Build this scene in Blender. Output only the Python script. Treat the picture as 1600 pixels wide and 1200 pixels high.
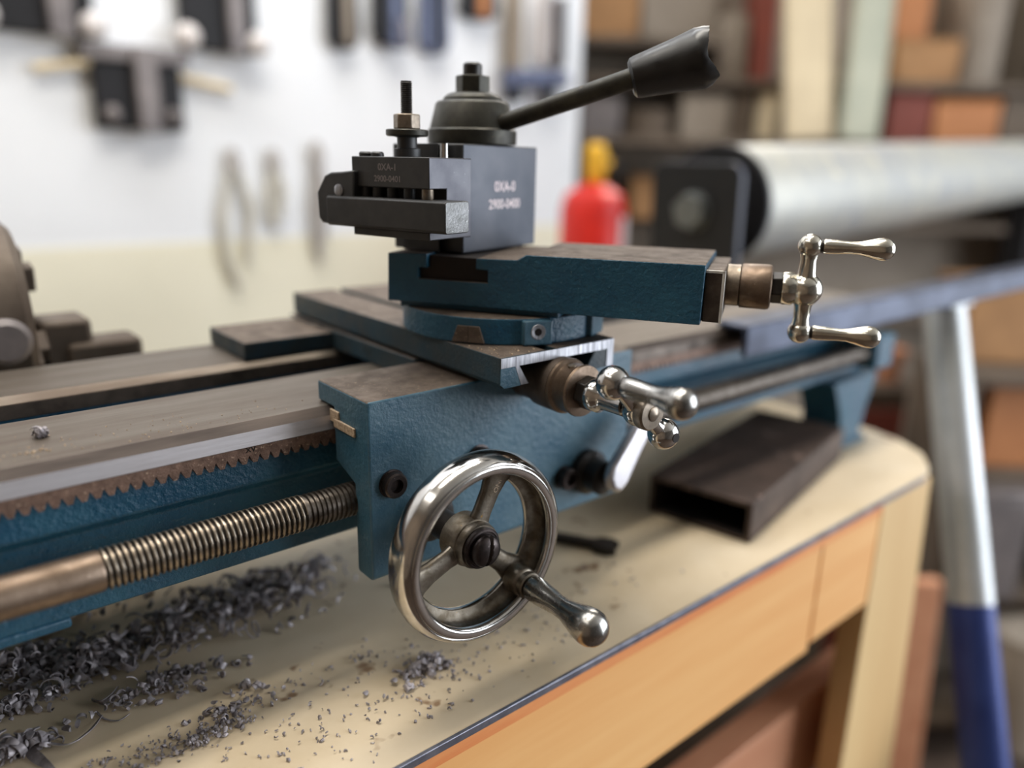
import bpy, bmesh, math, random
import numpy as np
from mathutils import Vector, Matrix, noise as mnoise
random.seed(7)
SC = bpy.context.scene
for o in list(bpy.data.objects): bpy.data.objects.remove(o, do_unlink=True)
COL = SC.collection
ZB = 1.126            # camera height above the floor; all shapes below are in millimetres from the camera point

# ---------------------------------------------------------------- camera
cam = bpy.data.objects.new('camera', bpy.data.cameras.new('camera')); COL.objects.link(cam); SC.camera = cam
cam.data.sensor_width = 36.0; cam.data.sensor_fit = 'HORIZONTAL'
cam.data.lens = 36.0 * 1200 / 1600
cam.data.clip_start = 0.01; cam.data.clip_end = 60
cam.matrix_world = Matrix(((0.7662603, 0.1631754, -0.6214651, 0), (-0.6422047, 0.2252846, -0.7326800, 0), (0.0204512, 0.9605314, 0.2774186, ZB), (0, 0, 0, 1)))
cam.data.dof.use_dof = True
cam.data.dof.focus_distance = 0.315
cam.data.dof.aperture_fstop = 2.7

# ---------------------------------------------------------------- world, lamps, exposure
W = bpy.data.worlds.new('world'); SC.world = W; W.use_nodes = True
W.node_tree.nodes['Background'].inputs[0].default_value = (0.75, 0.82, 0.95, 1)
W.node_tree.nodes['Background'].inputs[1].default_value = 0.6
def area(name, loc, target, sx, sy, power, col):
    L = bpy.data.lights.new(name, 'AREA'); L.shape = 'RECTANGLE'; L.size = sx; L.size_y = sy
    L.energy = power; L.color = col
    o = bpy.data.objects.new(name, L); COL.objects.link(o)
    o.location = Vector(loc) / 1000 + Vector((0, 0, ZB))
    d = (Vector(target) - Vector(loc)).normalized()
    o.rotation_euler = d.to_track_quat('-Z', 'Y').to_euler()
    return o
area('workshop_door_daylight', (2300, -1500, 250), (250, 300, -100), 2.2, 2.0, 80, (0.86, 0.92, 1.0))
area('ceiling_area_light', (250, 350, 1420), (250, 351, 0), 1.3, 0.28, 17, (1.0, 0.95, 0.86))
area('ceiling_area_light', (-900, 500, 1420), (-900, 501, 0), 0.28, 1.3, 5, (1.0, 0.96, 0.9))
area('ceiling_area_light', (250, 1000, 1420), (350, 1350, 0), 1.6, 0.28, 14, (0.97, 0.98, 1.0))  # added lamp, unseen, only to brighten the white back wall
area('ceiling_area_light', (2600, 1700, 1420), (2600, 1800, 0), 1.6, 0.3, 30, (1.0, 0.95, 0.88))
SC.view_settings.view_transform = 'Standard'; SC.view_settings.look = 'None'
SC.view_settings.exposure = 0.35; SC.view_settings.gamma = 1.0
SC.view_settings.use_curve_mapping = False

# ---------------------------------------------------------------- materials
def lin(c): return tuple(((x/255)/12.92 if x/255 <= 0.04045 else ((x/255+0.055)/1.055)**2.4) for x in c) + (1,)
MATS = {}
def mat(name, c1, c2=None, rough=0.5, r2=None, metal=0.0, scale=60, bump=0.0, bscale=600, stretch=(1,1,1), c3=None, thr=0.62, s3=400, coat=0.0, detail=6, bstretch=None, spec=0.5, sharp=(0.35,0.65)):
    m = bpy.data.materials.new(name); m.use_nodes = True; nt = m.node_tree; N = nt.nodes; L = nt.links
    b = N['Principled BSDF']; b.inputs['Metallic'].default_value = metal; b.inputs['Roughness'].default_value = rough
    b.inputs['Specular IOR Level'].default_value = spec
    if coat: b.inputs['Coat Weight'].default_value = coat; b.inputs['Coat Roughness'].default_value = 0.12
    b.inputs['Base Color'].default_value = lin(c1)
    tc = N.new('ShaderNodeTexCoord')
    def mapped(st):
        mp = N.new('ShaderNodeMapping'); mp.inputs['Scale'].default_value = st; L.new(tc.outputs['Object'], mp.inputs['Vector']); return mp.outputs['Vector']
    v = mapped(stretch)
    def noise(sc, vv, det=detail):
        n = N.new('ShaderNodeTexNoise'); n.inputs['Scale'].default_value = sc; n.inputs['Detail'].default_value = det
        n.inputs['Roughness'].default_value = 0.62; L.new(vv, n.inputs['Vector']); return n.outputs['Fac']
    def ramp(f, a, bb):
        r = N.new('ShaderNodeMapRange'); r.inputs['From Min'].default_value = a; r.inputs['From Max'].default_value = bb; L.new(f, r.inputs['Value']); return r.outputs['Result']
    last = None
    if c2 is not None:
        f = ramp(noise(scale, v), *sharp)
        mx = N.new('ShaderNodeMix'); mx.data_type = 'RGBA'; L.new(f, mx.inputs['Factor'])
        mx.inputs[6].default_value = lin(c1); mx.inputs[7].default_value = lin(c2); last = mx.outputs[2]
        if r2 is not None:
            mr = N.new('ShaderNodeMapRange'); mr.inputs['To Min'].default_value = rough; mr.inputs['To Max'].default_value = r2; L.new(f, mr.inputs['Value']); L.new(mr.outputs['Result'], b.inputs['Roughness'])
    if c3 is not None:
        f = ramp(noise(s3, v, 3), thr, thr + 0.05)
        mx = N.new('ShaderNodeMix'); mx.data_type = 'RGBA'; L.new(f, mx.inputs['Factor'])
        if last: L.new(last, mx.inputs[6])
        else: mx.inputs[6].default_value = lin(c1)
        mx.inputs[7].default_value = lin(c3); last = mx.outputs[2]
    if last: L.new(last, b.inputs['Base Color'])
    if bump:
        n = noise(bscale, mapped(bstretch) if bstretch else v, 3)
        bp = N.new('ShaderNodeBump'); bp.inputs['Strength'].default_value = 1.0; bp.inputs['Distance'].default_value = bump / 1000
        L.new(n, bp.inputs['Height']); L.new(bp.outputs['Normal'], b.inputs['Normal'])
    MATS[name] = m; return m
M = MATS
mat('blue_paint', (16,68,94), (28,82,104), rough=0.34, r2=0.5, scale=45, bump=0.7, bscale=420, c3=(92,128,140), thr=0.68, s3=900, spec=0.5)
mat('blue_paint_clean', (44,84,104), (70,102,116), rough=0.4, r2=0.5, scale=40, bump=0.4, bscale=380, c3=(110,128,132), thr=0.70, s3=800, spec=0.6)
mat('dusty_top', (98,84,72), (72,60,50), rough=0.6, r2=0.8, metal=0.0, scale=120, bump=0.15, bscale=1500, c3=(165,140,112), thr=0.66, s3=900)
mat('grimy_blue', (42,50,52), (26,54,66), rough=0.45, r2=0.65, scale=70, bump=0.3, bscale=500, c3=(120,100,82), thr=0.70, s3=700)
mat('ground_steel', (150,146,142), (122,116,110), rough=0.42, r2=0.55, metal=1.0, scale=90, stretch=(0.08,1,1), bump=0.05, bscale=900, bstretch=(0.05,1,1))
mat('bright_steel', (222,218,220), (186,180,180), rough=0.34, r2=0.46, metal=0.7, scale=160, stretch=(0.1,1,1), bump=0.06, bscale=900, bstretch=(0.06,1,1))
mat('way_top', (112,104,94), (88,76,66), rough=0.4, r2=0.56, metal=0.65, scale=60, stretch=(0.12,1,1), c3=(160,150,138), thr=0.72, s3=700, bump=0.05, bscale=800)
mat('bevel_dark_reflection', (92,82,76), (60,52,48), rough=0.4, r2=0.55, metal=0.6, scale=120, stretch=(0.1,1,1))
mat('rusty_rack', (134,106,90), (96,74,62), rough=0.45, r2=0.65, metal=0.35, scale=260, c3=(186,158,134), thr=0.62, s3=700, bump=0.25, bscale=1400)
mat('oily_and_reflected_brown', (100,88,78), (62,52,44), rough=0.45, r2=0.65, metal=0.5, scale=60, bump=0.1, bscale=500)
mat('brown_steel', (132,114,98), (96,80,66), rough=0.34, r2=0.5, metal=0.8, scale=90, c3=(180,160,140), thr=0.68, s3=900, bump=0.05, bscale=900)
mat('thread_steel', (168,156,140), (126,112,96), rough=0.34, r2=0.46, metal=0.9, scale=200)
mat('faint_tan', (204,199,186), (190,186,174), rough=0.6, scale=20)
mat('faint_grey', (176,170,164), (160,154,150), rough=0.6, scale=20)
mat('dark_oil', (40,35,31), (24,20,18), rough=0.4, metal=0.3, scale=120, c3=(96,88,78), thr=0.68, s3=900)
mat('black_oxide', (58,57,57), (46,46,46), rough=0.4, r2=0.5, metal=0.3, scale=80, bump=0.02, bscale=1500)
mat('post_face_lit', (82,83,88), (68,71,78), rough=0.4, r2=0.48, metal=0.75, scale=30, bump=0.01, bscale=1500)  # black oxide again, painted lighter for the side that mirrors the daylight
mat('holder_face_lit', (94,94,98), (84,84,90), rough=0.4, r2=0.5, metal=0.75, scale=60, c3=(160,160,162), thr=0.72, s3=500)  # end faces of the holder, daylight reflection put into a lighter colour
mat('tool_end', (120,120,120), (96,96,94), rough=0.35, metal=0.8, scale=200, c3=(200,200,196), thr=0.66, s3=700, bump=0.1, bscale=900)
mat('black_plastic', (17,15,14), (30,27,24), rough=0.3, r2=0.5, scale=160, c3=(70,64,56), thr=0.74, s3=1200)
mat('broken_plastic', (26,25,24), (40,38,36), rough=0.5, scale=200, bump=0.4, bscale=500)
mat('handle_steel', (62,60,52), (44,42,37), rough=0.38, r2=0.5, metal=0.6, scale=120, c3=(100,84,68), thr=0.68, s3=600)
mat('chrome', (205,203,200), (186,182,176), rough=0.09, r2=0.2, metal=1.0, scale=130, c3=(120,112,104), thr=0.74, s3=900)
mat('nickel', (214,210,198), (196,190,176), rough=0.14, r2=0.24, metal=1.0, scale=160, bump=0.012, bscale=1500)
mat('worn_grip', (168,166,162), (146,143,138), rough=0.2, r2=0.3, metal=1.0, scale=260, bump=0.02, bscale=1200)
mat('cast_spoke', (140,132,120), (96,86,72), rough=0.32, r2=0.5, metal=0.9, scale=140, c3=(150,118,70), thr=0.68, s3=500, bump=0.1, bscale=700)
mat('screw_dark', (74,66,64), (46,40,38), rough=0.3, r2=0.45, metal=0.85, scale=220, c3=(130,120,112), thr=0.7, s3=900)
mat('nut_steel', (150,138,124), (112,102,90), rough=0.35, r2=0.5, metal=0.9, scale=200)
mat('machined_edge', (186,186,190), (120,120,124), rough=0.35, r2=0.5, metal=0.9, scale=600, stretch=(1,1,0.06), bump=0.05, bscale=900)
mat('bare_edge', (214,212,206), (190,186,178), rough=0.4, metal=0.2, scale=300)
mat('aluminium', (196,192,194), (170,166,168), rough=0.36, metal=0.9, scale=60)
mat('bench_cream', (218,202,176), (200,180,148), rough=0.5, r2=0.62, scale=7, c3=(146,118,90), thr=0.64, s3=42, bump=0.05, bscale=300)
mat('edge_metal', (150,150,160), (110,112,124), rough=0.4, metal=0.8, scale=80)
mat('pine', (250,196,128), (240,178,110), rough=0.55, scale=22, stretch=(0.12,1,1.6), bump=0.05, bscale=200)
mat('pine_edge', (222,128,70), (236,160,98), rough=0.6, scale=60, stretch=(0.12,1,1))
mat('pine_pale', (232,198,142), (220,182,126), rough=0.55, scale=22, stretch=(1,1,0.12))
mat('board_pink', (206,148,112), (186,124,90), rough=0.6, scale=20, stretch=(0.2,1,1))
mat('tube_rust', (84,68,60), (60,48,42), rough=0.5, r2=0.7, metal=0.4, scale=30, c3=(110,92,84), thr=0.62, s3=60)
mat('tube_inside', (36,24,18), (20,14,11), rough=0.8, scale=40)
mat('swarf', (172,165,168), (112,106,108), rough=0.4, r2=0.55, metal=0.3, scale=200)
mat('crumb', (200,178,150), (140,118,96), rough=0.6, metal=0.1, scale=900)
mat('galvanised', (186,184,172), (160,161,162), rough=0.46, r2=0.55, metal=0.25, scale=14, c3=(204,198,176), thr=0.6, s3=30)
mat('pipe_grey', (190,192,194), (160,162,160), rough=0.36, metal=0.5, scale=8)
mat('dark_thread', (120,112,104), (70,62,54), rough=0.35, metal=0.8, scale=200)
mat('galvanised_blue', (48,64,122), (36,50,104), rough=0.45, metal=0.4, scale=20)
mat('rail_blue', (74,80,98), (58,62,76), rough=0.4, r2=0.5, metal=0.6, scale=30)
mat('bracket_black', (15,16,18), (12,12,14), rough=0.6, scale=50, spec=0.3)
mat('bracket_edge', (66,68,80), (58,60,72), rough=0.5, scale=50)
mat('bolt_grey', (98,100,98), (78,82,82), rough=0.5, metal=0.5, scale=50)
mat('white_wall', (230,231,233), (224,226,229), rough=0.8, scale=3)
mat('cream_wall', (234,228,206), (224,218,196), rough=0.8, scale=3)
mat('drab_wall', (136,118,100), (104,92,80), rough=0.9, scale=2)
mat('grey_wall', (120,116,112), (96,92,90), rough=0.9, scale=1.5)
mat('ceiling_white', (210,206,198), (200,196,188), rough=0.9, scale=2)
mat('floor_brown', (92,76,64), (66,52,42), rough=0.7, scale=4)
mat('matte_black', (14,13,15), (22,20,23), rough=0.55, scale=20, spec=0.3)
mat('tool_grey', (132,124,122), (104,98,98), rough=0.5, metal=0.3, scale=20)
mat('tool_blue', (96,104,130), (76,82,106), rough=0.5, metal=0.2, scale=20)
mat('knob_white', (216,208,204), (206,200,198), rough=0.5, scale=20)
mat('red_paint', (206,36,22), (180,24,16), rough=0.4, scale=20)
mat('label_white', (232,210,212), (238,224,222), rough=0.5, scale=20)
mat('yellow_plastic', (232,180,40), (214,160,30), rough=0.5, scale=20)
mat('cardboard', (176,132,88), (150,110,72), rough=0.8, scale=10)
mat('orange_box', (184,122,74), (168,108,64), rough=0.7, scale=10)
mat('red_box', (130,62,46), (112,52,40), rough=0.7, scale=10)
mat('cream_board', (216,198,164), (204,186,154), rough=0.7, scale=8)
mat('green_board', (184,184,164), (168,170,152), rough=0.7, scale=8)
mat('dark_shelf', (104,90,76), (84,72,60), rough=0.8, scale=8)
mat('taupe', (150,138,124), (130,118,104), rough=0.8, scale=8)
mat('cast_iron', (104,92,80), (80,68,58), rough=0.55, r2=0.7, metal=0.4, scale=25)

# ---------------------------------------------------------------- mesh helpers
def A_(*v): return np.array(v, float)
class Fr:
    def __init__(s, o=(0,0,0), ex=(1,0,0), ey=(0,1,0), ez=(0,0,1)):
        s.o = np.array(o, float); s.m = np.array([ex, ey, ez], float)
        s.m = s.m / np.linalg.norm(s.m, axis=1)[:, None]
    def __call__(s, p): return s.o + np.array(p, float) @ s.m
def axis_frame(o, d, up=(0,0,1)):
    d = np.array(d, float); d /= np.linalg.norm(d); up = np.array(up, float)
    x = np.cross(up, d)
    if np.linalg.norm(x) < 1e-6: x = np.cross((1,0,0), d)
    x /= np.linalg.norm(x); y = np.cross(d, x)
    return Fr(o, x, y, d)
class G:
    def __init__(s): s.v = []; s.f = []; s.m = []
    def add(s, vs, fs, mi=0):
        n = len(s.v); s.v += [tuple(map(float, p)) for p in vs]; s.f += [tuple(i + n for i in f) for f in fs]; s.m += [mi] * len(fs); return s
    def prism(s, F, pts, h0, h1, mi=0, mcap=None):
        n = len(pts); a = sum(pts[i][0]*pts[(i+1)%n][1]-pts[(i+1)%n][0]*pts[i][1] for i in range(n))
        if a < 0: pts = pts[::-1]
        vs = [F((x, y, h0)) for x, y in pts] + [F((x, y, h1)) for x, y in pts]
        s.add(vs, [(i, (i+1) % n, n + (i+1) % n, n + i) for i in range(n)], mi)
        k = len(s.v) - 2*n
        s.f += [tuple(k + i for i in range(n-1, -1, -1)), tuple(k + n + i for i in range(n))]; s.m += [mi if mcap is None else mcap] * 2
        if h1 < h0:
            q = 2 + n; s.f[-q:] = [tuple(reversed(f)) for f in s.f[-q:]]
        return s
    def box(s, F, x, y, z, mi=0): return s.prism(F, [(x[0], y[0]), (x[1], y[0]), (x[1], y[1]), (x[0], y[1])], z[0], z[1], mi)
    def rev(s, F, prof, n=32, mi=0, closed=False):
        k = len(prof); vs = []
        for i in range(n):
            t = 2*math.pi*i/n; c, q = math.cos(t), math.sin(t)
            vs += [F((r*c, r*q, h)) for r, h in prof]
        fs = []
        for i in range(n):
            j = (i+1) % n
            for a in range(k if closed else k-1):
                b = (a+1) % k; fs.append((i*k+a, j*k+a, j*k+b, i*k+b))
        s.add(vs, fs, mi)
        if not closed:
            base = len(s.v) - n*k
            if prof[0][0] > 1e-6: s.f.append(tuple(base + i*k for i in range(n-1, -1, -1))); s.m.append(mi)
            if prof[-1][0] > 1e-6: s.f.append(tuple(base + i*k + k-1 for i in range(n))); s.m.append(mi)
        return s
    def tube(s, pts, rad, n=12, mi=0):
        pts = [np.array(p, float) for p in pts]; rings = []
        if not hasattr(rad, '__len__'): rad = [rad]*len(pts)
        x = None; vs = []
        for i, p in enumerate(pts):
            d = pts[min(i+1, len(pts)-1)] - pts[max(i-1, 0)]; d /= np.linalg.norm(d)
            if x is None: x = np.cross(d, (0.3, 0.1, 0.95))
            x = x - d*(x@d); x /= np.linalg.norm(x); y = np.cross(d, x)
            vs += [p + rad[i]*(math.cos(2*math.pi*k/n)*x + math.sin(2*math.pi*k/n)*y) for k in range(n)]
        fs = [(i*n+k, i*n+(k+1) % n, (i+1)*n+(k+1) % n, (i+1)*n+k) for i in range(len(pts)-1) for k in range(n)]
        s.add(vs, fs, mi); b = len(s.v) - n*len(pts)
        s.f += [tuple(b + k for k in range(n-1, -1, -1)), tuple(b + n*(len(pts)-1) + k for k in range(n))]; s.m += [mi, mi]
        return s
    def hexa(s, F, r, h0, h1, mi=0, ch=0.12):
        P = [(r*math.cos(math.pi/3*i+.3), r*math.sin(math.pi/3*i+.3)) for i in range(6)]
        return s.prism(F, P, h0, h1, mi)
    def ball(s, c, r, mi=0, n=28, hole=None):
        pr = [(r*math.sin(math.pi*i/16), -r*math.cos(math.pi*i/16)) for i in range(17)]
        return s.rev(Fr(c), pr, n, mi)
def mk(name, g, mats, parent=None, root=None, bevel=0, seg=2, angle=35, smooth=True, top=None, topdir=0.8):
    """one mesh object; vertices are stored relative to its thing's base point"""
    base = A_(0,0,0) if root is None else np.array(root['_base'])
    me = bpy.data.meshes.new(name)
    me.from_pydata([tuple((np.array(v) - base)/1000) for v in g.v], [], g.f)
    for m in (mats if isinstance(mats, (list, tuple)) else [mats]): me.materials.append(M[m])
    me.polygons.foreach_set('material_index', g.m)
    if top is not None:
        me.materials.append(M[top]); k = len(me.materials) - 1
        for p in me.polygons:
            if p.normal.z > topdir: p.material_index = k
    bm = bmesh.new(); bm.from_mesh(me); bmesh.ops.recalc_face_normals(bm, faces=bm.faces); bm.to_mesh(me); bm.free()
    if top is not None:
        for p in me.polygons:
            if p.normal.z > topdir: p.material_index = k
            elif p.material_index == k: p.material_index = 0
    if smooth:
        for p in me.polygons: p.use_smooth = True
        me.set_sharp_from_angle(angle=math.radians(angle))
    o = bpy.data.objects.new(name, me); COL.objects.link(o)
    if parent is not None: o.parent = parent
    else:
        if root is None: o.location = (0, 0, ZB)
    if bevel:
        b = o.modifiers.new('bevel', 'BEVEL'); b.width = bevel/1000; b.segments = seg; b.limit_method = 'ANGLE'; b.angle_limit = math.radians(40)
        b.harden_normals = False
    return o
def thing(name, base, label, cat, group=None):
    o = bpy.data.objects.new(name, None); COL.objects.link(o); o.empty_display_size = 0.02
    o.location = (base[0]/1000, base[1]/1000, base[2]/1000 + ZB)
    o['_base'] = [float(x) for x in base]
    o['label'] = label; o['category'] = cat
    if group: o['group'] = group
    return o
def solo(name, base, g, mats, label, cat, group=None, **kw):
    """a thing that is a single mesh, its origin at its base"""
    o = mk(name, g, mats, root={'_base': base}, **kw)
    o.location = (base[0]/1000, base[1]/1000, base[2]/1000 + ZB)
    o['label'] = label; o['category'] = cat
    if group: o['group'] = group
    return o
def text_mesh(name, body, F, size, depth, m, parent, root):
    cu = bpy.data.curves.new(name, 'FONT'); cu.body = body; cu.size = size; cu.extrude = depth; cu.align_x = 'CENTER'; cu.align_y = 'CENTER'; cu.offset = size*0.012
    t = bpy.data.objects.new(name, cu); COL.objects.link(t); bpy.context.view_layer.update()
    me = bpy.data.meshes.new_from_object(t); bpy.data.objects.remove(t, do_unlink=True)
    g = G(); g.add([F(tuple(v.co)) for v in me.vertices], [tuple(p.vertices) for p in me.polygons])
    return mk(name, g, m, parent, root, smooth=False)
I3 = Fr()

# ================================================================ setting
def struct(name, g, m, **kw):
    o = mk(name, g, m, **kw); o['kind'] = 'structure'; return o
FLOOR = -1126
struct('floor', G().box(I3, (-1700, 5200), (-2300, 4300), (FLOOR-40, FLOOR)), 'floor_brown', smooth=False)
struct('ceiling', G().box(I3, (-1700, 5200), (-2300, 4300), (1460, 1500)), 'ceiling_white', smooth=False)
struct('wall_back', G().box(I3, (-1700, 1380), (1400, 1480), (-145, 1460)), 'white_wall', smooth=False)
struct('trim_1', G().box(I3, (-1700, 1380), (1398, 1480), (FLOOR, -145)), 'cream_wall', smooth=False)
struct('wall_left', G().box(I3, (-1760, -1700), (-2300, 4300), (FLOOR, 1460)), 'drab_wall', smooth=False)
struct('wall_front', G().box(I3, (-1700, 5200), (-2360, -2300), (FLOOR, 1460)), 'grey_wall', smooth=False)
struct('wall_right', G().box(I3, (5200, 5260), (-2300, 4300), (FLOOR, 1460)), 'grey_wall', smooth=False)
struct('wall_far', G().box(I3, (1380, 5200), (4200, 4300), (FLOOR, 1460)), 'drab_wall', smooth=False)

# ================================================================ workbench
ZT = -226
bench = thing('workbench', (100, 500, FLOOR), 'long pine workbench with a stained cream top carrying the blue lathe', 'workbench')
g = G(); out = [(-900, 213.5), (600, 213.5), (622, 219), (650, 236), (668, 262), (676, 292), (690, 900), (-900, 900)]
g.prism(I3, out, ZT-18, ZT)
mk('bench_top', g, 'bench_cream', bench, bench, bevel=0.8)
g = G(); g.box(I3, (-900, 600), (211.6, 213.4), (ZT-3.2, ZT+0.6)); mk('edge_strip', g, 'edge_metal', bench, bench, bevel=0.3).__setitem__('label', 'thin grey metal edging strip')
g = G(); g.box(I3, (-900, 448), (212.5, 232), (ZT-89, ZT-3.4)); mk('apron_board', g, ['pine'], bench, bench, bevel=1)
g = G(); g.box(I3, (-900, 530), (212.1, 213), (ZT-9.5, ZT-3.3)); mk('edge_lath', g, 'pine_edge', bench, bench).__setitem__('label', 'orange stained upper edge of the apron board')
g = G(); g.box(I3, (450, 530), (212.5, 232), (ZT-84, ZT-3.4)); mk('apron_board', g, 'pine', bench, bench, bevel=1)
FLg = Fr((0,0,0), (1,0,0), (0,0,1), (0,-1,0))
for P in ([(531, ZT-3.4), (611, ZT-3.4), (704, FLOOR), (541, FLOOR)], [(-880, ZT-18.2), (-800, ZT-18.2), (-810, FLOOR), (-960, FLOOR)]):
    g = G(); g.prism(FLg, P, -232, -212.2); mk('leg', g, 'pine_pale', bench, bench, bevel=1)
for x0, x1 in ((560, 645), (-880, -790)):
    g = G(); g.box(I3, (x0, x1), (820, 880), (FLOOR, ZT-18.2)); mk('leg', g, 'pine_pale', bench, bench, bevel=1)
g = G(); g.box(I3, (-900, 700), (246.2, 270), (-505, -415)); mk('shelf_rail', g, 'board_pink', bench, bench, bevel=1)
g = G(); g.box(I3, (-880, 600), (270.2, 820), (-505, -490)); mk('lower_shelf', g, 'dark_shelf', bench, bench, bevel=1)
g = G(); g.box(I3, (-880, 640), (880, 895), (-505, ZT-18.2)); mk('back_panel', g, 'dark_shelf', bench, bench, bevel=1)

# ================================================================ lathe bed
bed = thing('lathe_bed', (150, 350, ZT), 'blue cast lathe bed with worn steel ways standing on the cream bench', 'lathe bed')
X0, X1 = -330, 652
FX = Fr((0,0,0), (0,1,0), (0,0,1), (1,0,0))     # profile (y, z), extruded along x
g = G()
g.prism(FX, [(300,-113.5),(299,-133),(303.5,-137),(304,-150),(296.5,-156),(296.5,-167),(316,-167),(316,-118),(350,-118),(350,-113.5)], X0, X1)
g.prism(FX, [(388,-113.5),(388,-118),(424,-118),(424,-167),(440,-167),(440,-113.5)], X0, X1)
g.prism(FX, [(296.5,-166.9),(296.5,-171),(318,-171),(318,-166.9)], X0, 38)
for x in (-120, 240, 450, 630): g.box(I3, (x, x+16), (316, 424), (-164, -126))
g.box(I3, (X0, X1), (316, 424), (-166.5, -160))
mk('bed_casting', g, 'blue_paint', bed, bed, bevel=1.0)
for xa, xb, mm, lab in ((X0, 306, 'bright_steel', 'bright worn ground steel way'), (306.01, X1, 'oily_and_reflected_brown', 'far length of the way with its brown reflection painted in')):  # far length coloured brown in place of the surroundings it mirrors
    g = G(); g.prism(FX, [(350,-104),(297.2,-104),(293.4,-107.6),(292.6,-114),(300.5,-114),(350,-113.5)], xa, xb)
    o = mk('front_way', g, [mm, 'bevel_dark_reflection'], bed, bed, bevel=0.25, top='way_top', angle=15); o['label'] = lab
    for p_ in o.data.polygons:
        if p_.normal.z > .3 and p_.normal.z < .9: p_.material_index = 1  # bevel gets its own dark material, a dark reflection painted in
g = G(); g.prism(FX, [(440,-104),(391,-104),(387,-107),(387,-114),(440,-113.5)], X0, X1)
o = mk('rear_way', g, 'oily_and_reflected_brown', bed, bed, bevel=0.35, top='way_top', angle=15); o['label'] = 'oily brown steel way'
for x0, x1 in ((596, 640), (-300, -250)):
    for y0, y1 in ((284, 318), (420, 452)):
        g = G(); g.prism(Fr((0, y0, 0), (1,0,0), (0,0,1), (0,-1,0)), [(x0-16,-166),(x1+14,-166),(x1,-196),(x1-6,ZT+3),(x0+4,ZT+3),(x0,-196)], 0, -(y1-y0))
        g.box(I3, (x0-2, x1+4), (y0-2, y1+2), (ZT, ZT+5))
        mk('foot', g, 'blue_paint', bed, bed, bevel=1.2)
# gear rack under the front way
p = 4.53; xs = -330; P = [(xs, -114.05)]; k = 0
low = []
x = xs
while x < 560:
    low += [(x+0.3, -120.9), (x+2.0, -120.9), (x+2.85, -118.6), (x+3.1, -117.9), (x+3.3, -117.7), (x+3.5, -117.9), (x+3.75, -118.6)]; x += p
P = [(xs, -114.05)] + low + [(x, -114.05)]
g = G(); F = Fr((0, 298.9, 0), (1,0,0), (0,0,1), (0,-1,0))
vs = []
n = len(low)
top0 = [(a, -114.05) for a, b in low]
g.add([F((a, b, 6.2)) for a, b in top0] + [F((a, b, 6.2)) for a, b in low] + [F((a, b, 0)) for a, b in top0] + [F((a, b, 0)) for a, b in low],
      [(i, i+1, n+i+1, n+i) for i in range(n-1)] + [(2*n+i+1, 2*n+i, 3*n+i, 3*n+i+1) for i in range(n-1)] +
      [(n+i, n+i+1, 3*n+i+1, 3*n+i) for i in range(n-1)] + [(i+1, i, 2*n+i, 2*n+i+1) for i in range(n-1)])
o = mk('gear_rack', g, 'rusty_rack', bed, bed, smooth=False); o['label'] = 'rusty toothed steel rack'
rk = o
text_mesh('stamped_mark', 'XV', Fr((108.94, 292.55, -115.18), (1,0,0), (0,0,1), (0,-1,0)), 3.2, 0.03, 'dark_oil', rk, bed)
# lead screw: plain shank, then a helical thread
g = G(); LY, LZ, LR = 280.0, -142.8, 7.7
Fs = Fr((0, LY, LZ), (0,1,0), (0,0,1), (1,0,0))
g.rev(Fs, [(LR-.2,-330),(LR-.1,46.2),(LR-.5,47.4)], 40)
mk('lead_screw_shank', g, 'brown_steel', bed, bed)
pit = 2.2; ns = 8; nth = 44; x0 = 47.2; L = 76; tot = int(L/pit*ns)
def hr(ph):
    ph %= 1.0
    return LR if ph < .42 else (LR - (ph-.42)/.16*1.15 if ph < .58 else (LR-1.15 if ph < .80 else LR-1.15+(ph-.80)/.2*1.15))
vs = []
for i in range(tot+1):
    xx = x0 + L*i/tot
    for j in range(nth):
        t = 2*math.pi*j/nth; r = hr(i/ns - j/nth)
        if i < 3: r = min(r, LR-.6)
        vs.append(Fs((r*math.cos(t), r*math.sin(t), xx)))
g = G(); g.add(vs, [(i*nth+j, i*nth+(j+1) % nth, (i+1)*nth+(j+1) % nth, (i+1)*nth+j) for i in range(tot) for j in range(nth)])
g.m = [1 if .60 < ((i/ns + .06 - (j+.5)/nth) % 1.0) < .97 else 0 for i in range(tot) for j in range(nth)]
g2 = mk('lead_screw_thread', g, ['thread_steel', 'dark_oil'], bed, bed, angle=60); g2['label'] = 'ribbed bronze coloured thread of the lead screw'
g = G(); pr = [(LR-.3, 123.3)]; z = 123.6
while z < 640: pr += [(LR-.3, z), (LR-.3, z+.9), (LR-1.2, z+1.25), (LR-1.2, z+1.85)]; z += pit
g.rev(Fs, pr + [(LR-.3,640)], 24); o = mk('lead_screw_thread', g, 'dark_thread', bed, bed, angle=60); o['label'] = 'dark far part of the screw thread'  # rest of the thread in a darker metal colour
g = G(); g.box(I3, (610, 640), (268, 299), (-156, -128)); mk('screw_bracket', g, 'blue_paint', bed, bed, bevel=2)

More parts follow.
